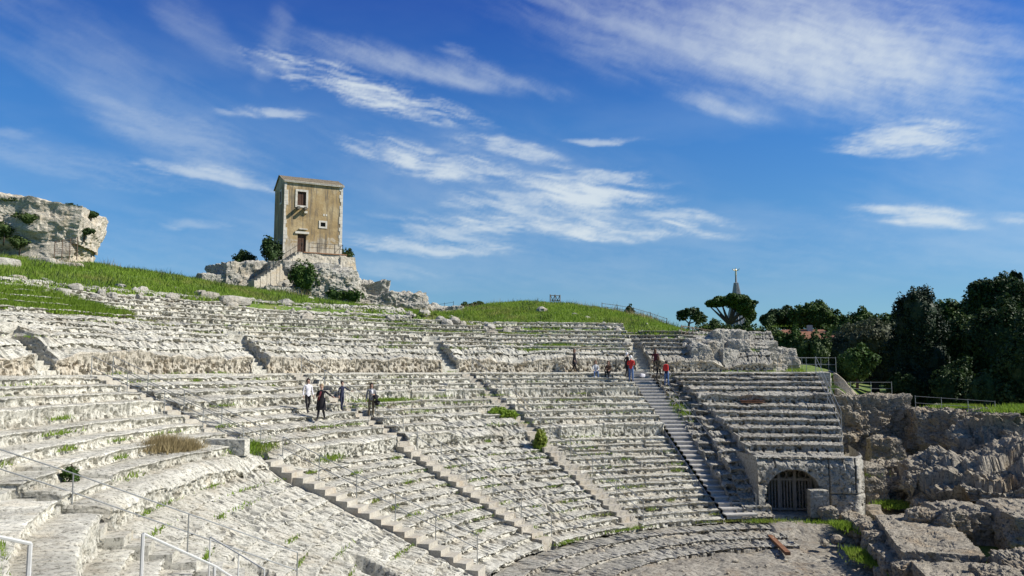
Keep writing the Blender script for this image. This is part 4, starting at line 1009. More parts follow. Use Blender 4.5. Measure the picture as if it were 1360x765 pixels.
# near railings in the lower left corner
def near_rail(label, P, h, mids, rad, name='railing'): return rail_run(label, P, h, mids, STEEL_W, rad, name)
q = [at(-40, 705, 7.4), at(40, 722, 7.9)]
near_rail('white tube railing with one post over the grass in the lower left corner', [p - Vector((0, 0, .95)) for p in q], .95, (), .019)
q = [at(190, 709, 10.2), at(285, 752, 11.2), at(360, 800, 12.2)]
near_rail('white tube railing running down the near steps at the bottom of the picture', [p - Vector((0, 0, 1.0)) for p in q], 1.0, (.52,), .02)
zW = lambda r: np.interp(r, [16, 24.4, 26.6, 29], [-7.1, -3.7, -2.6, -1.7])
handrail('thin grey handrail beside the wooden steps in the near left corner', 47.0, .75, 19.5, 27.5, 4, .95, (.5,), STEEL, .018, .05)
rail_run('thin metal post railing on the rock at the bottom, right of the white railing', [at(278, 746, 20.0), at(316, 770, 19.0), at(350, 792, 18.2)], .55, (), STEEL_W, .018)

# rust coloured boards lying on the tiers at the right
RUST = plain_mat('rusty_boards', (.20, .095, .05), .85, 0, .4, 5)
rp = empty('wooden_ramp', polv(27.0, 156.6, -2.0), 'rust brown boarded ramp laid over the tiers at the right end', 'ramp', None, -(CAMDIR + R(157.3)))
for i in range(7): MB().box((0, -1.0 + i * .33, .12 + (-1.2 + i * .33) * .30), (1.5, .31, .05)).build('board', RUST, rp)
pl0, pl1 = at(1022, 690, 40.5), at(1046, 715, 37.0)
pb = empty('plank', (pl0 + pl1) / 2, 'rusty beam lying on the stones below the vaulted opening', 'plank', None, math.atan2(-(pl1 - pl0).x, (pl1 - pl0).y))
pb.location.z = -8.0; MB().box((0, 0, .06), (.22, (pl1 - pl0).length, .14)).build('beam', RUST, pb)

# ------------------------------------------------------------------ cuttings and ruins on the right
xr = np.linspace(14.8, 40, 150)[:, None]; xa = np.linspace(150, 240, 420)[None, :]
Xr = pol(xr, xa, 0.0); zr_ = ground_z(Xr[..., 0], Xr[..., 1])
ok = sstep(168.2, 169.2, xa + 0 * xr)
zr_ = zr_ * 1.0 + .10 + .16 * fbm(Xr[..., 0], Xr[..., 1], 0, .45, 4, 421) + .08 * fbm(Xr[..., 0], Xr[..., 1], 0, 2.2, 4, 422) - (1 - ok) * 4
Gr = Xr.copy(); Gr[..., 2] = zr_
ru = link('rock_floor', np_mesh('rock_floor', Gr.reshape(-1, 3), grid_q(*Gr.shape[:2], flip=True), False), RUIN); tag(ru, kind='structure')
def ruin(label, p, q, width, ztop, zbot, seed, amp=.08, rd=.10, name='rock_block', mat=None, strata=.25, k=44, shape=None, freq=.55, cat='rock block', group=None):
    """a cut block whose left edge runs from p to q (ground points), growing to the right"""
    p, q = Vector((p[0], p[1], 0)), Vector((q[0], q[1], 0)); d = (q - p); n = Vector((-d.y, d.x, 0)).normalized()
    if n.x < 0: n = -n
    c = (p + q) / 2 + n * width / 2
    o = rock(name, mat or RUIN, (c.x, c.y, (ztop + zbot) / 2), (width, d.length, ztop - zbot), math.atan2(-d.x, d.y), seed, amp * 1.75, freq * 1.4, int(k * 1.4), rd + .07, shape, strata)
    return tag(o, label, cat, group)
# line of rubble that bounds the orchestra
rgr = random.Random(8); p0, p1 = Vector((16.5, 41.0)), Vector((13.6, 28.8))
RUB = ['squarish rubble block at the far end of the orchestra wall, under the vault pier', 'second rubble block of the orchestra wall from the vault pier', 'pitted low block of the orchestra wall between two higher ones', 'long rubble block in the middle of the orchestra wall', 'leaning rubble block of the orchestra wall right of the rusty beam', 'broad flat block near the lower end of the orchestra wall', 'rough nearest block of the orchestra wall at the bottom edge', 'small block beside the foot of the vault pier']
for i in range(7):
    t0, t1 = i / 7 + .01, (i + 1) / 7 - .01
    a_, b_ = p0.lerp(p1, t0), p0.lerp(p1, t1); off = rgr.uniform(-.15, .2)
    ruin(RUB[i], (a_.x + off, a_.y), (b_.x + off, b_.y), rgr.uniform(.95, 1.35), -7.6 + rgr.uniform(.35, .8), -8.2, 430 + i, .12, .3, k=26, freq=.9)
ruin(RUB[7], (15.3, 40.8), (15.2, 40.0), .8, -6.95, -8, 439, .10, .3, k=22, freq=1)
ruin('long flat-topped rock bench right of the dark channel, shaded on its left side', (16.7, 37.6), (14.3, 30.2), 2.9, -6.72, -8.3, 441, .07, .06, k=60)
ruin('nearer flat-topped rock bench continuing to the bottom edge', (14.3, 29.6), (12.7, 23.6), 2.6, -6.85, -8.3, 442, .08, .08, k=60)
ruin('low stepped block on the rock bench below the rough rock mass', (19.4, 38.6), (19.0, 35.6), 2.2, -6.25, -8, 443, .09, .14, k=40)
ruin('boulder lying on the rock bench, left of the low stepped block', (17.3, 36.4), (17.2, 35.4), 1.5, -6.2, -7.4, 444, .12, .5, k=30, freq=1)
ruin('rounded boulder beside the stepped block on the rock bench', (18.4, 35.8), (18.3, 34.7), 1.2, -6.1, -7.4, 445, .12, .55, k=30, freq=1)
ruin('broad rock ledge under the rough rock mass at the right edge', (21.6, 38.2), (20.2, 33.0), 7.0, -6.0, -8.2, 446, .08, .10, k=70)
ruin('jumbled low rock in the lower right corner', (17.6, 30.6), (16.2, 26.4), 2.6, -6.55, -8.2, 447, .14, .25, k=54, freq=.7)
ruin('small angular rock at the bottom right corner', (17.0, 26.0), (16.2, 24.0), 1.6, -6.5, -8.2, 448, .15, .3, k=36, freq=.9)
ruin('squared stone near the right edge at the bottom', (20.4, 31.6), (20.0, 30.2), 1.6, -6.2, -8.2, 449, .09, .15, k=32, freq=.9)
ruin('flat slab between the rock bench and the lower right corner', (15.6, 28.0), (15.1, 26.6), 1.3, -6.6, -7.6, 450, .10, .3, k=28, freq=1)
def mass(P, h):
    t = (P[:, 2] / h[2] + 1) / 2; u = -P[:, 0] / h[0]; v = P[:, 1] / h[1]      # u to the right, v towards the viewer
    step = np.floor((v + .25 * np.sin(u * 5)) * 2.2) / 2.2
    P[:, 2] += np.where(t > .3, (t - .3) / .7 * (.9 * np.clip(u, -1, 1) - 1.5 * np.clip(step + .35, 0, 1.2) + .25 * np.sin(u * 7)), 0)
    P[:, 1] += .45 * np.sign(np.sin(P[:, 2] * 2.2)) * .5
    return P
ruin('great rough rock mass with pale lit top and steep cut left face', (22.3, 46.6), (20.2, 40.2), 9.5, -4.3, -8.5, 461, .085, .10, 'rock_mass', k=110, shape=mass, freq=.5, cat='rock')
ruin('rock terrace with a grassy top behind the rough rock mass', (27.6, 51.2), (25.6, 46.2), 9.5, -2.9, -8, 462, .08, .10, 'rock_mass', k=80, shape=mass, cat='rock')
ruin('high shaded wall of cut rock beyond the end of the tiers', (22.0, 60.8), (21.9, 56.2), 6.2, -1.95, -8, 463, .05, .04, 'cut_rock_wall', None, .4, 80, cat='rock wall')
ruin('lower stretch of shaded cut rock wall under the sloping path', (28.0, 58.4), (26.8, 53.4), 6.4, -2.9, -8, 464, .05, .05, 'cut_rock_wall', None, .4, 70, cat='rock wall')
for i, (p, q, wd_, zt, lb) in enumerate([((20.6, 46.4), (20.3, 44.6), 2.2, -6.1, 'dark squared block in the shade at the foot of the rough rock mass'), ((19.5, 47.0), (19.2, 44.0), 1.1, -5.3, 'broken masonry stub in the dark gap right of the vault'),
        ((21.2, 50.2), (21.0, 48.2), 3.4, -5.7, 'low shaded ledge in front of the high cut wall'), ((23.8, 54.6), (23.6, 53.2), 2.2, -4.6, 'squared niche block at the base of the high cut wall')]):
    ruin(lb, p, q, wd_, zt, -8.2, 470 + i, .09, .14, k=36, freq=.8)
# white craggy rocks closing the upper tiers on the right, and the path behind
RK = [(153.5, 35.2, 1.7, 1.5, 2.2, 'tall upright white rock beside the seats, leftmost of the crag'), (155.2, 35.6, 1.4, 1.6, 2.5, 'white rock with a dark cleft at its left, second in the crag'), (156.8, 35.4, 1.5, 1.5, 1.9, 'short white rock between the two cleft rocks'), (158.4, 36.2, 1.9, 1.9, 2.6, 'highest rugged white rock of the crag'),
      (160.4, 36.6, 1.9, 2.0, 2.0, 'rugged white rock right of the highest one'), (162.3, 36.2, 2.0, 1.7, 1.5, 'smooth pale rock face at the right end of the crag'), (163.9, 38.3, 2.4, 1.6, 2.0, 'pale rounded rock by the path fence'), (157.6, 37.8, 3.0, 2.0, 3.4, 'back rock of the crag with grass on its top'), (154.4, 37.4, 3.2, 2.0, 2.8, 'knobbly white rock at the edge of the hill grass'), (161.6, 38.6, 2.6, 2.0, 2.6, 'back rock of the crag under the round shrub')]
for i, (a, r, wx, wy, h, lb) in enumerate(RK):
    c = polv(r, a, -.5 + h / 2 - .2); o = rock('rock', ROCK, c, (wx, wy, h + .5), -(CAMDIR + R(a)) + .2 * (i % 3), 480 + i, .13, .8, 36, .32, None, .2); tag(o, lb, 'rock', 'rocks of the crag')
PATH = plain_mat('pale_path', (.42, .385, .32), .95, 0, .2, 2)
pz = []
for t in np.linspace(0, 1, 40):
    a = 160.5 + 9.5 * t; r = 34.9 + 1.6 * t
    for k in (-1, 1): v = polv(r + k * .9, a, -.28 - .1 * t); pz.append(tuple(v))
pv = np.array(pz).reshape(40, 2, 3); po = link('path', np_mesh('path', pv.reshape(-1, 3), grid_q(40, 2)), PATH); tag(po, kind='structure')
TIMB = plain_mat('fence_timber', (.21, .165, .12), .9, 0, .35, 6)
def fence(label, pts, h=1.0, rails=(.95, .5), mat=TIMB, rad=.045, cross=False, name='wooden_fence', cat='fence'):
    b = Vector(pts[0]); t = empty(name, b, label, cat); L = [Vector(p) - b for p in pts]
    for p in L: MB().tube([p - Vector((0, 0, .4)), p + Vector((0, 0, h))], rad).build('post', mat, t)
    for hh in rails: MB().tube([p + Vector((0, 0, hh)) for p in L], rad * .7).build('rail', mat, t)
    if cross:
        for a_, b_ in zip(L[:-1], L[1:]):
            MB().tube([a_ + Vector((0, 0, .05)), b_ + Vector((0, 0, h - .05))], rad * .6).build('brace', mat, t); MB().tube([a_ + Vector((0, 0, h - .05)), b_ + Vector((0, 0, .05))], rad * .6).build('brace', mat, t)
    return t
def on_hill(px, D, dz=0.0):
    g = at(px, 440, D); return Vector((g.x, g.y, hill_z(g.x, g.y) + dz))
fence('timber fence with crossed rails on the grass slope below the umbrella pine', [on_hill(x, 66 + (x - 915) * .05) for x in (905, 920, 936, 952, 968)], 1.0, (.95,), TIMB, .05, True)
fence('timber fence along the skyline right of the grassy crest', [on_hill(x, 84) for x in (800, 820, 842, 864, 886)], .9, (.8, .45), TIMB, .035)
fence('short broken piece of timber fence on the grassy crest', [on_hill(x, 84.5) for x in (731, 737.5, 744)], 1.15, (1.05, .55), TIMB, .06, True)
fence('thin distant fence on the skyline right of the house rock', [on_hill(x, 86) for x in (566, 578, 590, 602)], 1.1, (1.0, .5), IRON, .025)
fence('pale post railing along the path behind the crag', [polv(34.4 + .12 * i, 161.0 + i * 1.7, -.3) for i in range(6)], 1.05, (1.0, .5), STEEL, .018, name='railing', cat='railing')
fence('second pale railing on the far side of the path by the dark bush', [polv(36.8 + .1 * i, 163.0 + i * 1.5, -.25) for i in range(5)], 1.05, (1.0, .5), STEEL, .018, name='railing', cat='railing')
fence('pale railing along the top of the high shaded wall', [Vector((22.6 + i * 1.4, 57.0 - i * .12, -2.0)) for i in range(4)], 1.0, (.95, .5), STEEL, .017, name='railing', cat='railing')
fence('pale railing on the sloping path under the cypress', [Vector((27.4 + i * 1.5, 54.6 - i * .5, -2.9 - .1 * i)) for i in range(4)], 1.0, (.95, .5), STEEL, .02, name='railing', cat='railing')
fp = at(72, 338, 67.5); fq = at(102, 338, 67.0)
fn = empty('wire_fence', fp, 'small rusty wire fence at the foot of the cliff', 'fence'); dvx = fq - fp
MESHM = plain_mat('rusty_wire', (.16, .11, .075), .8, .3)
for i in range(4): MB().tube([dvx * i / 3 + Vector((0, 0, -.4)), dvx * i / 3 + Vector((0, 0, 1.0 + .1 * i))], .035).build('post', MESHM, fn)
wm = MB()
for i in range(16): wm.tube([dvx * i / 15, dvx * i / 15 + Vector((0, 0, 1.0 + .3 * i / 15))], .012, 4)
for z in np.linspace(.1, 1.0, 8): wm.tube([Vector((0, 0, z)), dvx + Vector((0, 0, z * 1.3))], .012, 4)
wm.build('mesh', MESHM, fn)
for i, (px, py, s_, lb) in enumerate([(55, 338, 1.9, 'flat white boulder in the grass below the cliff'), (88, 343, 2.3, 'low white boulder in the grass under the wire fence'), (68, 350, 1.0, 'small pale stone in the grass below the white boulders'), (278, 391, 1.3, 'low white stone in the grass left of the house rock'), (312, 395, 2.2, 'long white stone slab in the grass under the stair of the house'), (326, 397, 1.0, 'short white stone beside the long slab under the house'), (5, 374, 1.6, 'white stone at the left edge between two grass patches')]):
    D = 64 if py < 360 else 55.5; g = at(px, py, D); o = rock('boulder', ROCK, (g.x, g.y, hill_z(g.x, g.y) + .12), (s_, .9, .6), .2 * i, 520 + i, .12, .9, 24, .5); tag(o, lb, 'boulder')
# red-roofed house among the trees
hb = at(1066, 452, 108); rh = empty('low_house', (hb.x, hb.y, hb.z - 3.5), 'low pale house with red tiled roof half hidden by the shrubs', 'house', None, R(-6))
RED = plain_mat('red_tiles', (.22, .10, .06), .9, 0, .3, 2, .3); PLAS = plain_mat('pale_plaster', (.46, .43, .38), .9)
MB().box((0, 3, 1.9), (8.2, 6, 3.8)).build('wall', PLAS, rh)
rfm = MB(); rfm.add([(-4.5,-.5,3.7),(4.5,-.5,3.7),(3.4,3,5.0),(-3.4,3,5.0),(-4.5,6.5,3.7),(4.5,6.5,3.7)], [(0,1,2,3),(1,5,2),(5,4,3,2),(4,0,3),(0,4,5,1)]); rfm.build('roof', RED, rh)
MB().box((1.6, 2.6, 5.0), (.6, .6, 1.1)).build('chimney', PLAS, rh)
for x in (-2.4, .2, 2.6): MB().box((x, -.02, 2.2), (.9, .06, 1.2)).build('window', IRON, rh)

def ruin_pts(rg, n):
    a = rg.uniform(150, 215, n); r = rg.uniform(5, 34, n); P = pol(r, a, 0.0)
    P[:, 2] = np.where(r < 15, -7.85, ground_z(P[:, 0], P[:, 1]) + .15); return P
stones(420, ruin_pts, .06, .5, 12, RUIN, 'rubble')
def floor_pts(rg, n):
    a = rg.uniform(70, 165, n); r = np.sqrt(rg.uniform(16, 222, n)); P = pol(r, a, 0.0); P[:, 2] = -8.12 + .22 * (r > 12.0) * (a < 150); return P
stones(220, floor_pts, .03, .17, 13, FLOOR_L, 'rubble')
def green_pts(rg, n):
    C_ = [(23.6, 52.6, -6.55, 2.2, 1.6), (21.6, 49.0, -6.8, 1.2, 1.0), (20.2, 43.0, -7.3, .8, .8), (29.6, 47.2, -2.6, 1.6, 1.0), (31.5, 49.0, -2.5, 1.6, 1.0), (30.5, 55.0, -2.75, 1.6, .8), (16.0, 38.9, -7.55, .6, 1.2), (14.4, 33.0, -7.75, .5, 1.6)]
    k = rg.integers(0, len(C_), n); c = np.array(C_)[k]; q = rg.normal(0, .5, (n, 2))
    return np.stack([c[:, 0] + q[:, 0] * c[:, 3], c[:, 1] + q[:, 1] * c[:, 4], c[:, 2]], -1)
gg = blades(14000, green_pts, .1, .3, .03, 14, LEAF['weed'], 'turf_patch'); tag(gg, kind='stuff')
# ------------------------------------------------------------------ people
SKIN = plain_mat('skin', (.42, .26, .19), .6, 0, .1); SHOE = plain_mat('shoe_dark', (.03, .028, .03), .6)
def cloth(name, c, v=.22): return plain_mat(name, c, .9, 0, v, 9, .2)
BLACK = cloth('black_cloth', (.016, .015, .018)); DENIM = cloth('blue_denim', (.085, .15, .30)); WHITE = cloth('white_cloth', (.68, .66, .68)); REDC = cloth('red_cloth', (.55, .035, .03)); MAROON = cloth('maroon_cloth', (.10, .018, .025))
OLIVE = cloth('olive_cloth', (.13, .105, .065)); GREYC = cloth('grey_cloth', (.20, .20, .21)); NAVY = cloth('navy_cloth', (.02, .024, .05)); BROWN = cloth('brown_cloth', (.12, .065, .04)); PALEG = cloth('pale_grey_cloth', (.55, .55, .55))
HAIRD = plain_mat('dark_hair', (.025, .017, .013), .6); HAIRB = plain_mat('brown_hair', (.11, .055, .03), .6); HAIRF = plain_mat('fair_hair', (.34, .25, .15), .6); CAPW = cloth('white_cap', (.75, .74, .72), .08)
EYE = plain_mat('eye_dark', (.02, .02, .02), .3)
def person(label, pos, face, h=1.7, pose='stand', top=BLACK, bottom=BLACK, hair=HAIRD, long_hair=False, armL='down', armR='down', coat=0.0, shoe=SHOE, group=None, head_turn=0.0, lean=0.0, cap=None, sleeve=None, build=1.0):
    """one skinned figure; local +y is where the figure faces, z=0 the ground under the feet"""
    k = h / 1.72; t = empty('person', pos, label, 'person', group, face)
    J = {}; E = []; Rd = {}; M = {}
    def j(n, p, r, par=None, mat=None):
        J[n] = Vector(p) * k; Rd[n] = r * k
        if par: E.append((par, n, mat))
    sit = pose == 'sit'; hz = .50 if sit else .94
    W = build
    j('pel', (0, 0, hz), (.125 * W))
    sw = lean
    j('wai', (0, .01 + sw * .3, hz + .17), .118 * W, 'pel', 'top'); j('che', (0, .02 + sw * .7, hz + .36), .135 * W, 'wai', 'top'); j('nec', (0, .0 + sw, hz + .545), .055, 'che', 'top')
    j('jaw', (0, .035 + sw * 1.15, hz + .615), .062, 'nec', 'skin'); j('hea', (0, .012 + sw * 1.2, hz + .70), .088, 'jaw', 'skin'); j('cro', (0, .0 + sw * 1.2, hz + .765), .062, 'hea', 'skin')
    j('nos', (0, .112 + sw * 1.2, hz + .672), .013, 'hea', 'skin')
    for s, nm in ((-1, 'R'), (1, 'L')):
        if sit: kn, an = (s * .13, .42, hz + .02), (s * .14, .46 if s > 0 else .40, .08)
        elif pose == 'walk': kn, an = (s * .09, .10 if s > 0 else -.02, .50), (s * .09, .24 if s > 0 else -.26, .09 if s > 0 else .13)
        else: kn, an = (s * .10, .015, .50), (s * .115, -.02 + .05 * s, .085)
        j('hip' + nm, (s * .085, 0, hz - .05), .098 * W, 'pel', 'bot'); j('kne' + nm, kn, .062 * W, 'hip' + nm, 'bot'); j('cal' + nm, tuple(Vector(kn).lerp(Vector(an), .35) + Vector((0, -.02, 0))), .058 * W, 'kne' + nm, 'bot'); j('ank' + nm, an, .042, 'cal' + nm, 'bot')
        j('bal' + nm, (an[0] + s * .02, an[1] + .11, .045 if an[2] < .1 else an[2] - .05), .040, 'ank' + nm, 'sho'); j('toe' + nm, (an[0] + s * .03, an[1] + .18, .036 if an[2] < .1 else an[2] - .08), .028, 'bal' + nm, 'sho')
        sh = Vector((s * .165 * W, .0 + sw * .9, hz + .475)); mode = armL if s > 0 else armR
        if mode == 'down': el, wr, hd = sh + Vector((s * .07, -.02, -.28)), sh + Vector((s * .09, .06, -.52)), Vector((0, .04, -.08))
        elif mode == 'hip': el, wr, hd = sh + Vector((s * .20, -.05, -.24)), sh + Vector((s * .03, .12, -.36)), Vector((-s * .06, .04, -.02))
        elif mode == 'front': el, wr, hd = sh + Vector((s * .06, -.01, -.28)), sh + Vector((-s * .04, .22, -.26)), Vector((-s * .07, .04, .01))
        elif mode == 'out': el, wr, hd = sh + Vector((s * .22, .03, -.17)), sh + Vector((s * .42, .10, -.26)), Vector((s * .07, .02, -.03))
        elif mode == 'knee': el, wr, hd = sh + Vector((s * .06, .12, -.25)), sh + Vector((-s * .02, .34, -.36)), Vector((-s * .01, .07, -.03))
        else: el, wr, hd = sh + Vector((s * .10, .10, -.22)), sh + Vector((s * .02, .20, -.02)), Vector((-s * .03, .04, .06))
        j('sho' + nm, sh, .058 * W, 'che', 'top'); j('elb' + nm, el, .044, 'sho' + nm, 'top'); j('wri' + nm, wr, .030, 'elb' + nm, 'slv')
        pm = wr + hd; j('pal' + nm, pm, .033, 'wri' + nm, 'skin')
        d = hd.normalized(); side = d.cross(Vector((s, 0, 0)) if abs(d.x) < .8 else Vector((0, 0, 1))).normalized(); crv = side.cross(d) * .02
        for f in range(4):
            o_ = side * (.027 - .018 * f); L_ = (.072, .082, .076, .060)[f]
            j(f'f{f}a' + nm, pm + d * .035 + o_, .0095, 'pal' + nm, 'skin'); j(f'f{f}b' + nm, pm + d * (.035 + L_ * .55) + o_ + crv * .5, .0085, f'f{f}a' + nm, 'skin'); j(f'f{f}c' + nm, pm + d * (.03 + L_) + o_ + crv * 1.6, .007, f'f{f}b' + nm, 'skin')
        j('th' + nm, pm + side * .045 - d * .005, .011, 'pal' + nm, 'skin'); j('ti' + nm, pm + side * .06 + d * .035, .009, 'th' + nm, 'skin')
    names = list(J); idx = {n: i for i, n in enumerate(names)}
    me = bpy.data.meshes.new('body'); me.from_pydata([J[n] for n in names], [(idx[a], idx[b]) for a, b, m in E], [])
    o = bpy.data.objects.new('body_tmp', me); C.objects.link(o)
    sk = o.modifiers.new('s', 'SKIN'); sk.use_smooth_shade = True
    for n in names: v = me.skin_vertices[0].data[idx[n]]; v.radius = (Rd[n], Rd[n] * (.78 if n in ('che', 'wai', 'pel') else 1)); v.use_root = n == 'pel'
    ss = o.modifiers.new('d', 'SUBSURF'); ss.levels = ss.render_levels = 1
    dg = bpy.context.evaluated_depsgraph_get(); ev = o.evaluated_get(dg); nm_ = bpy.data.meshes.new_from_object(ev)
    bpy.data.objects.remove(o)
    mats = {'top': 0, 'bot': 1, 'skin': 2, 'sho': 3, 'slv': 4}
    nm_.materials.clear()
    A = np.array([J[a] for a, b, m in E]); B = np.array([J[b] for a, b, m in E]); mi = np.array([mats[m] for a, b, m in E]); rA = np.array([min(Rd[a], Rd[b]) for a, b, m in E])
    ctr = np.zeros(len(nm_.polygons) * 3); nm_.polygons.foreach_get('center', ctr); ctr = ctr.reshape(-1, 3)
    AB = B - A; tt = np.clip(((ctr[:, None] - A) * AB).sum(-1) / ((AB ** 2).sum(-1) + 1e-9), 0, 1); dist = np.linalg.norm(ctr[:, None] - (A + tt[..., None] * AB), axis=-1) - rA
    mm = mi[dist.argmin(1)]; nm_.polygons.foreach_set('material_index', mm.astype(np.int32)); nm_.polygons.foreach_set('use_smooth', [True] * len(nm_.polygons))
    nm_.name = 'body'; bo = bpy.data.objects.new('body', nm_); C.objects.link(bo); bo.parent = t
    for m in (top, bottom, SKIN, shoe, sleeve or top): nm_.materials.append(m)
    # hair: a cap over the back and top of the head
    hc = J['hea']; g = 16; th = np.linspace(0, math.pi, g)[:, None]; ph = np.linspace(0, 2 * math.pi, 2 * g)[None, :]
    X, Y, Z = np.sin(th) * np.cos(ph), np.sin(th) * np.sin(ph), np.cos(th) + 0 * ph
    fr = sstep(.15, .6, Y) * sstep(.55, .1, Z) if False else np.clip((Y - .1) / .5, 0, 1) * np.clip((.62 - Z) / .5, 0, 1)
    rr = (.108 - .035 * fr) * (1 + .06 * fbm(X, Y, Z, 3, 3, int(h * 100)))
    zz = Z * rr * 1.12; 
    if long_hair: zz = np.where((Z < -.1) & (Y < .35), zz - .14 * np.clip(-Z - .1, 0, 1) - .05, zz)
    P = np.stack([X * rr * .93, Y * rr - .018, zz + .022], -1) * k + np.array(hc)
    link('hair', np_mesh('hair', P.reshape(-1, 3), grid_q(g, 2 * g), True), hair if cap is None else cap, t)
    ey = MB()
    for s in (-1, 1): ey.box(hc + Vector((s * .032, .083, -.008)) * k, Vector((.018, .012, .010)) * k)
    ey.build('eyes', EYE, t)
    MB().box(hc + Vector((0, .081, -.062)) * k, Vector((.042, .012, .008)) * k).build('mouth', MAROON, t)
    if cap is not None:
        MB().box(hc + Vector((0, .12, .045)) * k, Vector((.14, .12, .012)) * k, Matrix.Rotation(-.2, 3, 'X')).build('cap_peak', cap, t)
    if coat:                                    # skirt of a coat, flaring over the hips
        g = 24; rows = []
        for i, (z, rx) in enumerate([(hz + .16, .165), (hz + .02, .185), (hz - .12, .20), (hz - coat, .225)]):
            rows.append([(rx * W * math.sin(q) * k * (1 + .05 * math.sin(5 * q + i)), rx * W * .78 * math.cos(q) * k + .01, z * k) for q in np.linspace(0, 2 * math.pi, g)])
        link('coat_skirt', np_mesh('coat_skirt', np.array(rows).reshape(-1, 3), grid_q(4, g), True), top, t)
    return t
def lower_top(r):
    P, _, _ = profile(lower_rows(), RB, ZF); P = np.array(P); s = P[P[:, 3] == 0]; return float(s[np.abs(s[:, 0] - r).argmin(), 1])
def tread_mid(r):
    rs = [RB]; zs = [ZF]
    for d, h in lower_rows(): rs.append(rs[-1] + d); zs.append(zs[-1] + h)
    i = max(0, min(len(rs) - 2, int(np.searchsorted(rs, r)) - 1)); return (rs[i] + rs[i + 1]) / 2, zs[i + 1]
def stand(px, py):
    """ground point on the tiers under a pixel: nearest tread"""
    best = None
    for r in np.arange(16, 34, .05):
        rm, z = tread_mid(r) if r < RD else (33.7, -.36)
        d = at(px, py, 1.0); D = z / d.z if abs(d.z) > 1e-4 and z / d.z > 0 else 60
        x, y = d.x * D, d.y * D; rr_, aa_ = topol(x, y)
        e = abs(rr_ - rm)
        if best is None or e < best[0]: best = (e, x, y, z)
    return Vector(best[1:])
def by(px, r, z, right=0.0):
    """point on the circle r straight behind pixel column px"""
    d = at(px, 480, 1.0); b = d.x * OX + d.y * OY; q = r * r - (OX * OX + OY * OY - b * b); D = b + math.sqrt(q); return Vector((d.x * D, d.y * D, z))
TOCAM = lambda p, off=0: math.atan2(p.x, -p.y) + R(off)       # yaw that makes a figure look at the viewer
def place(px, r): rm, z = tread_mid(r); p = by(px, rm, z + .01); return p
p = place(410, 27.0); person('woman in white top and black trousers stepping down the tiers', p, TOCAM(p, 20), 1.66, 'walk', WHITE, BLACK, HAIRD, True, 'down', 'down')
p = place(428, 26.0); person('fair-haired person in long black coat and red scarf before the woman in white', p, TOCAM(p, -20), 1.74, 'walk', BLACK, BLACK, HAIRF, False, 'front', 'out', .42, build=1.1)
sc = MB().tube([(-.02, .14, 1.42), (.05, .17, 1.2), (.10, .17, .98)], [.05, .055, .045], 8); sc.build('scarf', MAROON, bpy.context.scene.objects[-1] if False else [o for o in C.objects if o.get('label', '').startswith('fair-haired')][0], True)
p = place(455, 27.2); person('slim girl in dark clothes reaching out an arm, right of the figure in black', p, TOCAM(p, 30), 1.5, 'walk', NAVY, NAVY, HAIRD, False, 'down', 'out', build=.88, sleeve=BLACK)
p = by(494, 26.9, float(zline(26.9)) + .16); person('man in grey jacket and white shirt carrying a black coat on the stone steps', p, TOCAM(p, 8), 1.76, 'stand', GREYC, OLIVE, HAIRD, True, 'down', 'front', .0, build=1.05)
man = [o for o in C.objects if o.get('label', '').startswith('man in grey')][0]
MB().tube([(0, .125, 1.44), (0, .135, 1.2)], [.07, .06], 8).build('shirt_front', WHITE, man, True)
jk = MB().tube([(-.12, .22, 1.16), (-.24, .18, 1.05), (-.30, .10, .82), (-.28, .08, .62)], [.10, .15, .16, .09], 10).build('black_coat', BLACK, None, True); jk.parent = man
p = by(763, 33.75, -.36); person('woman with brown hair in black coat walking along the upper walkway', p, TOCAM(p, 75), 1.66, 'walk', BLACK, BLACK, HAIRB, True, 'down', 'down', .34)
p = by(791, 32.08, -.79); person('person in pale grey top and jeans sitting on the edge of the walkway', p, TOCAM(p, 5), 1.66, 'sit', PALEG, DENIM, HAIRB, True, 'knee', 'knee')
p = by(808, 32.08, -.79); person('person in brown and black sitting on the edge of the walkway', p, TOCAM(p, -15), 1.62, 'sit', BROWN, BLACK, HAIRB, True, 'front', 'knee')
p = place(838, 31.0); person('man in red jacket, jeans and white cap, back turned, on the tiers', p, TOCAM(p, 165), 1.76, 'stand', REDC, DENIM, HAIRD, False, 'front', 'front', cap=CAPW, build=1.12)
p = place(833, 32.0); person('person in black with white cap half hidden behind the man in red', p, TOCAM(p, 120), 1.68, 'stand', BLACK, BLACK, HAIRD, False, 'front', 'hip', .2, cap=CAPW)
p = by(874.5, 31.4, float(zline(31.4)) + .16); person('person in olive jacket and black trousers climbing the boarded stair', p, TOCAM(p, 160), 1.68, 'walk', OLIVE, BLACK, HAIRB, True, 'down', 'hip', .12)
p = by(870.5, 32.6, float(zline(32.6)) + .16); person('person in maroon top at the top of the boarded stair, behind the olive jacket', p, TOCAM(p, 170), 1.72, 'walk', MAROON, BLACK, HAIRB, True, 'down', 'down')
p = by(885, 30.3, float(zline(30.3)) + .16); person('person in navy top and jeans going up the boarded stair with a red backpack', p, TOCAM(p, 170), 1.74, 'stand', NAVY, DENIM, HAIRD, False, 'front', 'down')
o = rock('backpack', REDC, (0, 0, 0), (.34, .20, .46), TOCAM(p, 170), 601, .03, 2.0, 18, .45)
yw = TOCAM(p, 170); o.location = p + Vector((math.sin(yw) * .20, -math.cos(yw) * .20, 1.30)); tag(o, 'bright red backpack on the person in jeans on the boarded stair', 'backpack')
pb_ = place(853, 32.0); o = rock('bag', WHITE, pb_ + Vector((0, 0, .1)), (.36, .28, .24), .4, 602, .08, 2.0, 18, .5); tag(o, 'white bag left on the tiers left of the boarded stair', 'bag')

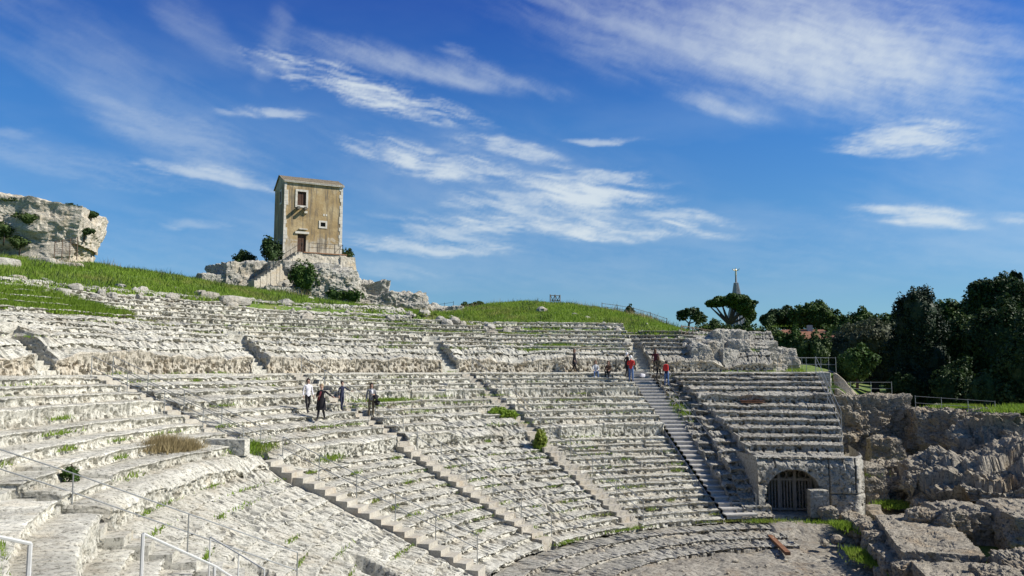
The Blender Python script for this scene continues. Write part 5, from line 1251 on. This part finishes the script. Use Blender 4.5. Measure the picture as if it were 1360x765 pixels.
# ------------------------------------------------------------------ weeds and bushes on the tiers
shrub('bright green bush at the upper end of the irregular steps', polv(26.2, 120.0, -3.1), (.95, .7, .7), 1800, 'weed', 701, .07, 'bush')
shrub('bright green bush halfway down the irregular steps', polv(22.7, 120.0, -4.75), (.55, .55, 1.15), 1700, 'weed', 702, .07, 'bush')
shrub('small green bush on a tread at the left side', by(105, 25.6, -3.10), (.30, .25, .42), 700, 'bush', 703, .04, 'bush')
def surf(r, a):
    if r < RD: return float(np.interp(r, [15, 23.9, 24.85, RD], [-7.6, -4.05, -3.2, -.3]))
    if r < 34.3: return -.34
    return float(np.interp(r, [34.3, 35, 37.83, 38.83, 42.5], [.9, 1.0, 2.33, 2.66, 4.7]))
def patch(rg, n, spots):
    P = []
    for a, r, wa, wr, wgt in spots:
        m = int(n * wgt); aa_ = a + rg.normal(0, 1, m) * wa / r * 57.3 * .5; rr_ = r + rg.normal(0, 1, m) * wr * .5
        z = np.array([surf(q, b) for q, b in zip(rr_, aa_)]); P.append(pol(rr_, aa_, z + .02))
    return np.concatenate(P)
WS = [(124, 38.4, 7.5, .35, .14), (133, 38.4, 4, .3, .07), (115.5, 40.4, 2.6, .4, .06), (109, 38.3, 4.0, .3, .05), (119.6, 39.6, 1.2, .6, .04), (103, 38.2, 3, .3, .03), (136, 36.4, 1.6, .3, .02), (133, 35.4, 1.4, .2, .02), (151.5, 31.6, 1.6, .35, .03), (153, 28.2, 2.0, .3, .03), (146.4, 20, .5, 3, .03), (146.5, 26, .5, 2, .02),
      (106, 28.6, 2.2, .3, .04), (161, 23.8, 2.0, .4, .02), (158, 19.4, 3.0, .4, .03), (164, 19.5, 2.0, .4, .03), (77.8, 24.9, 1.5, .4, .04), (104, 14.9, 1.0, .2, .004), (120, 15.0, 1.4, .15, .006), (140, 15.0, 1.2, .15, .005), (148.5, 14.7, 1.0, .25, .012), (160, 14.6, 1.2, .4, .015), (88, 24.0, .8, .3, .01)]
rgx = np.random.default_rng(31)
rc_ = [RB]
for d, h in lower_rows(): rc_.append(rc_[-1] + d)
rc_ += [34.95 + .72 * i for i in range(1, 8)]
for i in range(230): WS.append((rgx.uniform(50, 166), rc_[int(rgx.integers(1, len(rc_)))] - .07, rgx.uniform(.25, 1.7), rgx.uniform(.05, .12), .0012))
wd2 = blades(46000, lambda rg, n: patch(rg, n, WS), .04, .17, .018, 3, LEAF['weed'], 'weeds'); tag(wd2, kind='stuff')
D1 = by(222, 25.9, 0); D2 = by(250, 25.5, 0)
DS = [(topol(D1.x, D1.y)[1], 25.9, 1.1, .3, .6), (topol(D2.x, D2.y)[1], 25.5, 1.0, .3, .4)]
dd_ = blades(3500, lambda rg, n: patch(rg, n, DS), .12, .42, .012, 4, LEAF['dry'], 'dried_grass'); tag(dd_, 'tuft of dry brown grass on the tiers left of the tan steps', 'dry grass')
# grass patches lying on the uppermost tiers at the left and in the near corner
def ul(rg, n):
    a = rg.uniform(76, 90.5, n); r = rg.uniform(38.7, 41.2, n); P = pol(r, a, 0.0)
    ok = (r - 38.9 + .5 * fbm(P[:, 0], P[:, 1], 0, .4, 3, 5) < (91 - a) * .35) & (r > 38.9 + .3 * fbm(P[:, 0], P[:, 1], 0, .7, 3, 6))
    P = P[ok]; P[:, 2] = [surf(q, 0) + .02 for q in r[ok]]; return P
g2 = blades(26000, ul, .15, .34, .035, 5, LEAF['weed'], 'turf_patch'); tag(g2, kind='stuff')
def nc(rg, n):
    P = np.stack([rg.uniform(-10, -4.0, n), rg.uniform(8.0, 14.0, n), 0 * np.zeros(n)], -1)
    rr_ = np.hypot(P[:, 0] - OX, P[:, 1] - OY); f = fbm(P[:, 0], P[:, 1], 0, .9, 3, 8)
    P = P[(rr_ > 24.98 + .35 * f) & (rr_ < 26.9) & (f + .25 * rg.normal(0, 1, n) > -.22)]; P[:, 2] = -3.02; return P
g3 = blades(22000, nc, .05, .20, .010, 6, LEAF['weed'], 'turf_patch'); tag(g3, kind='stuff')
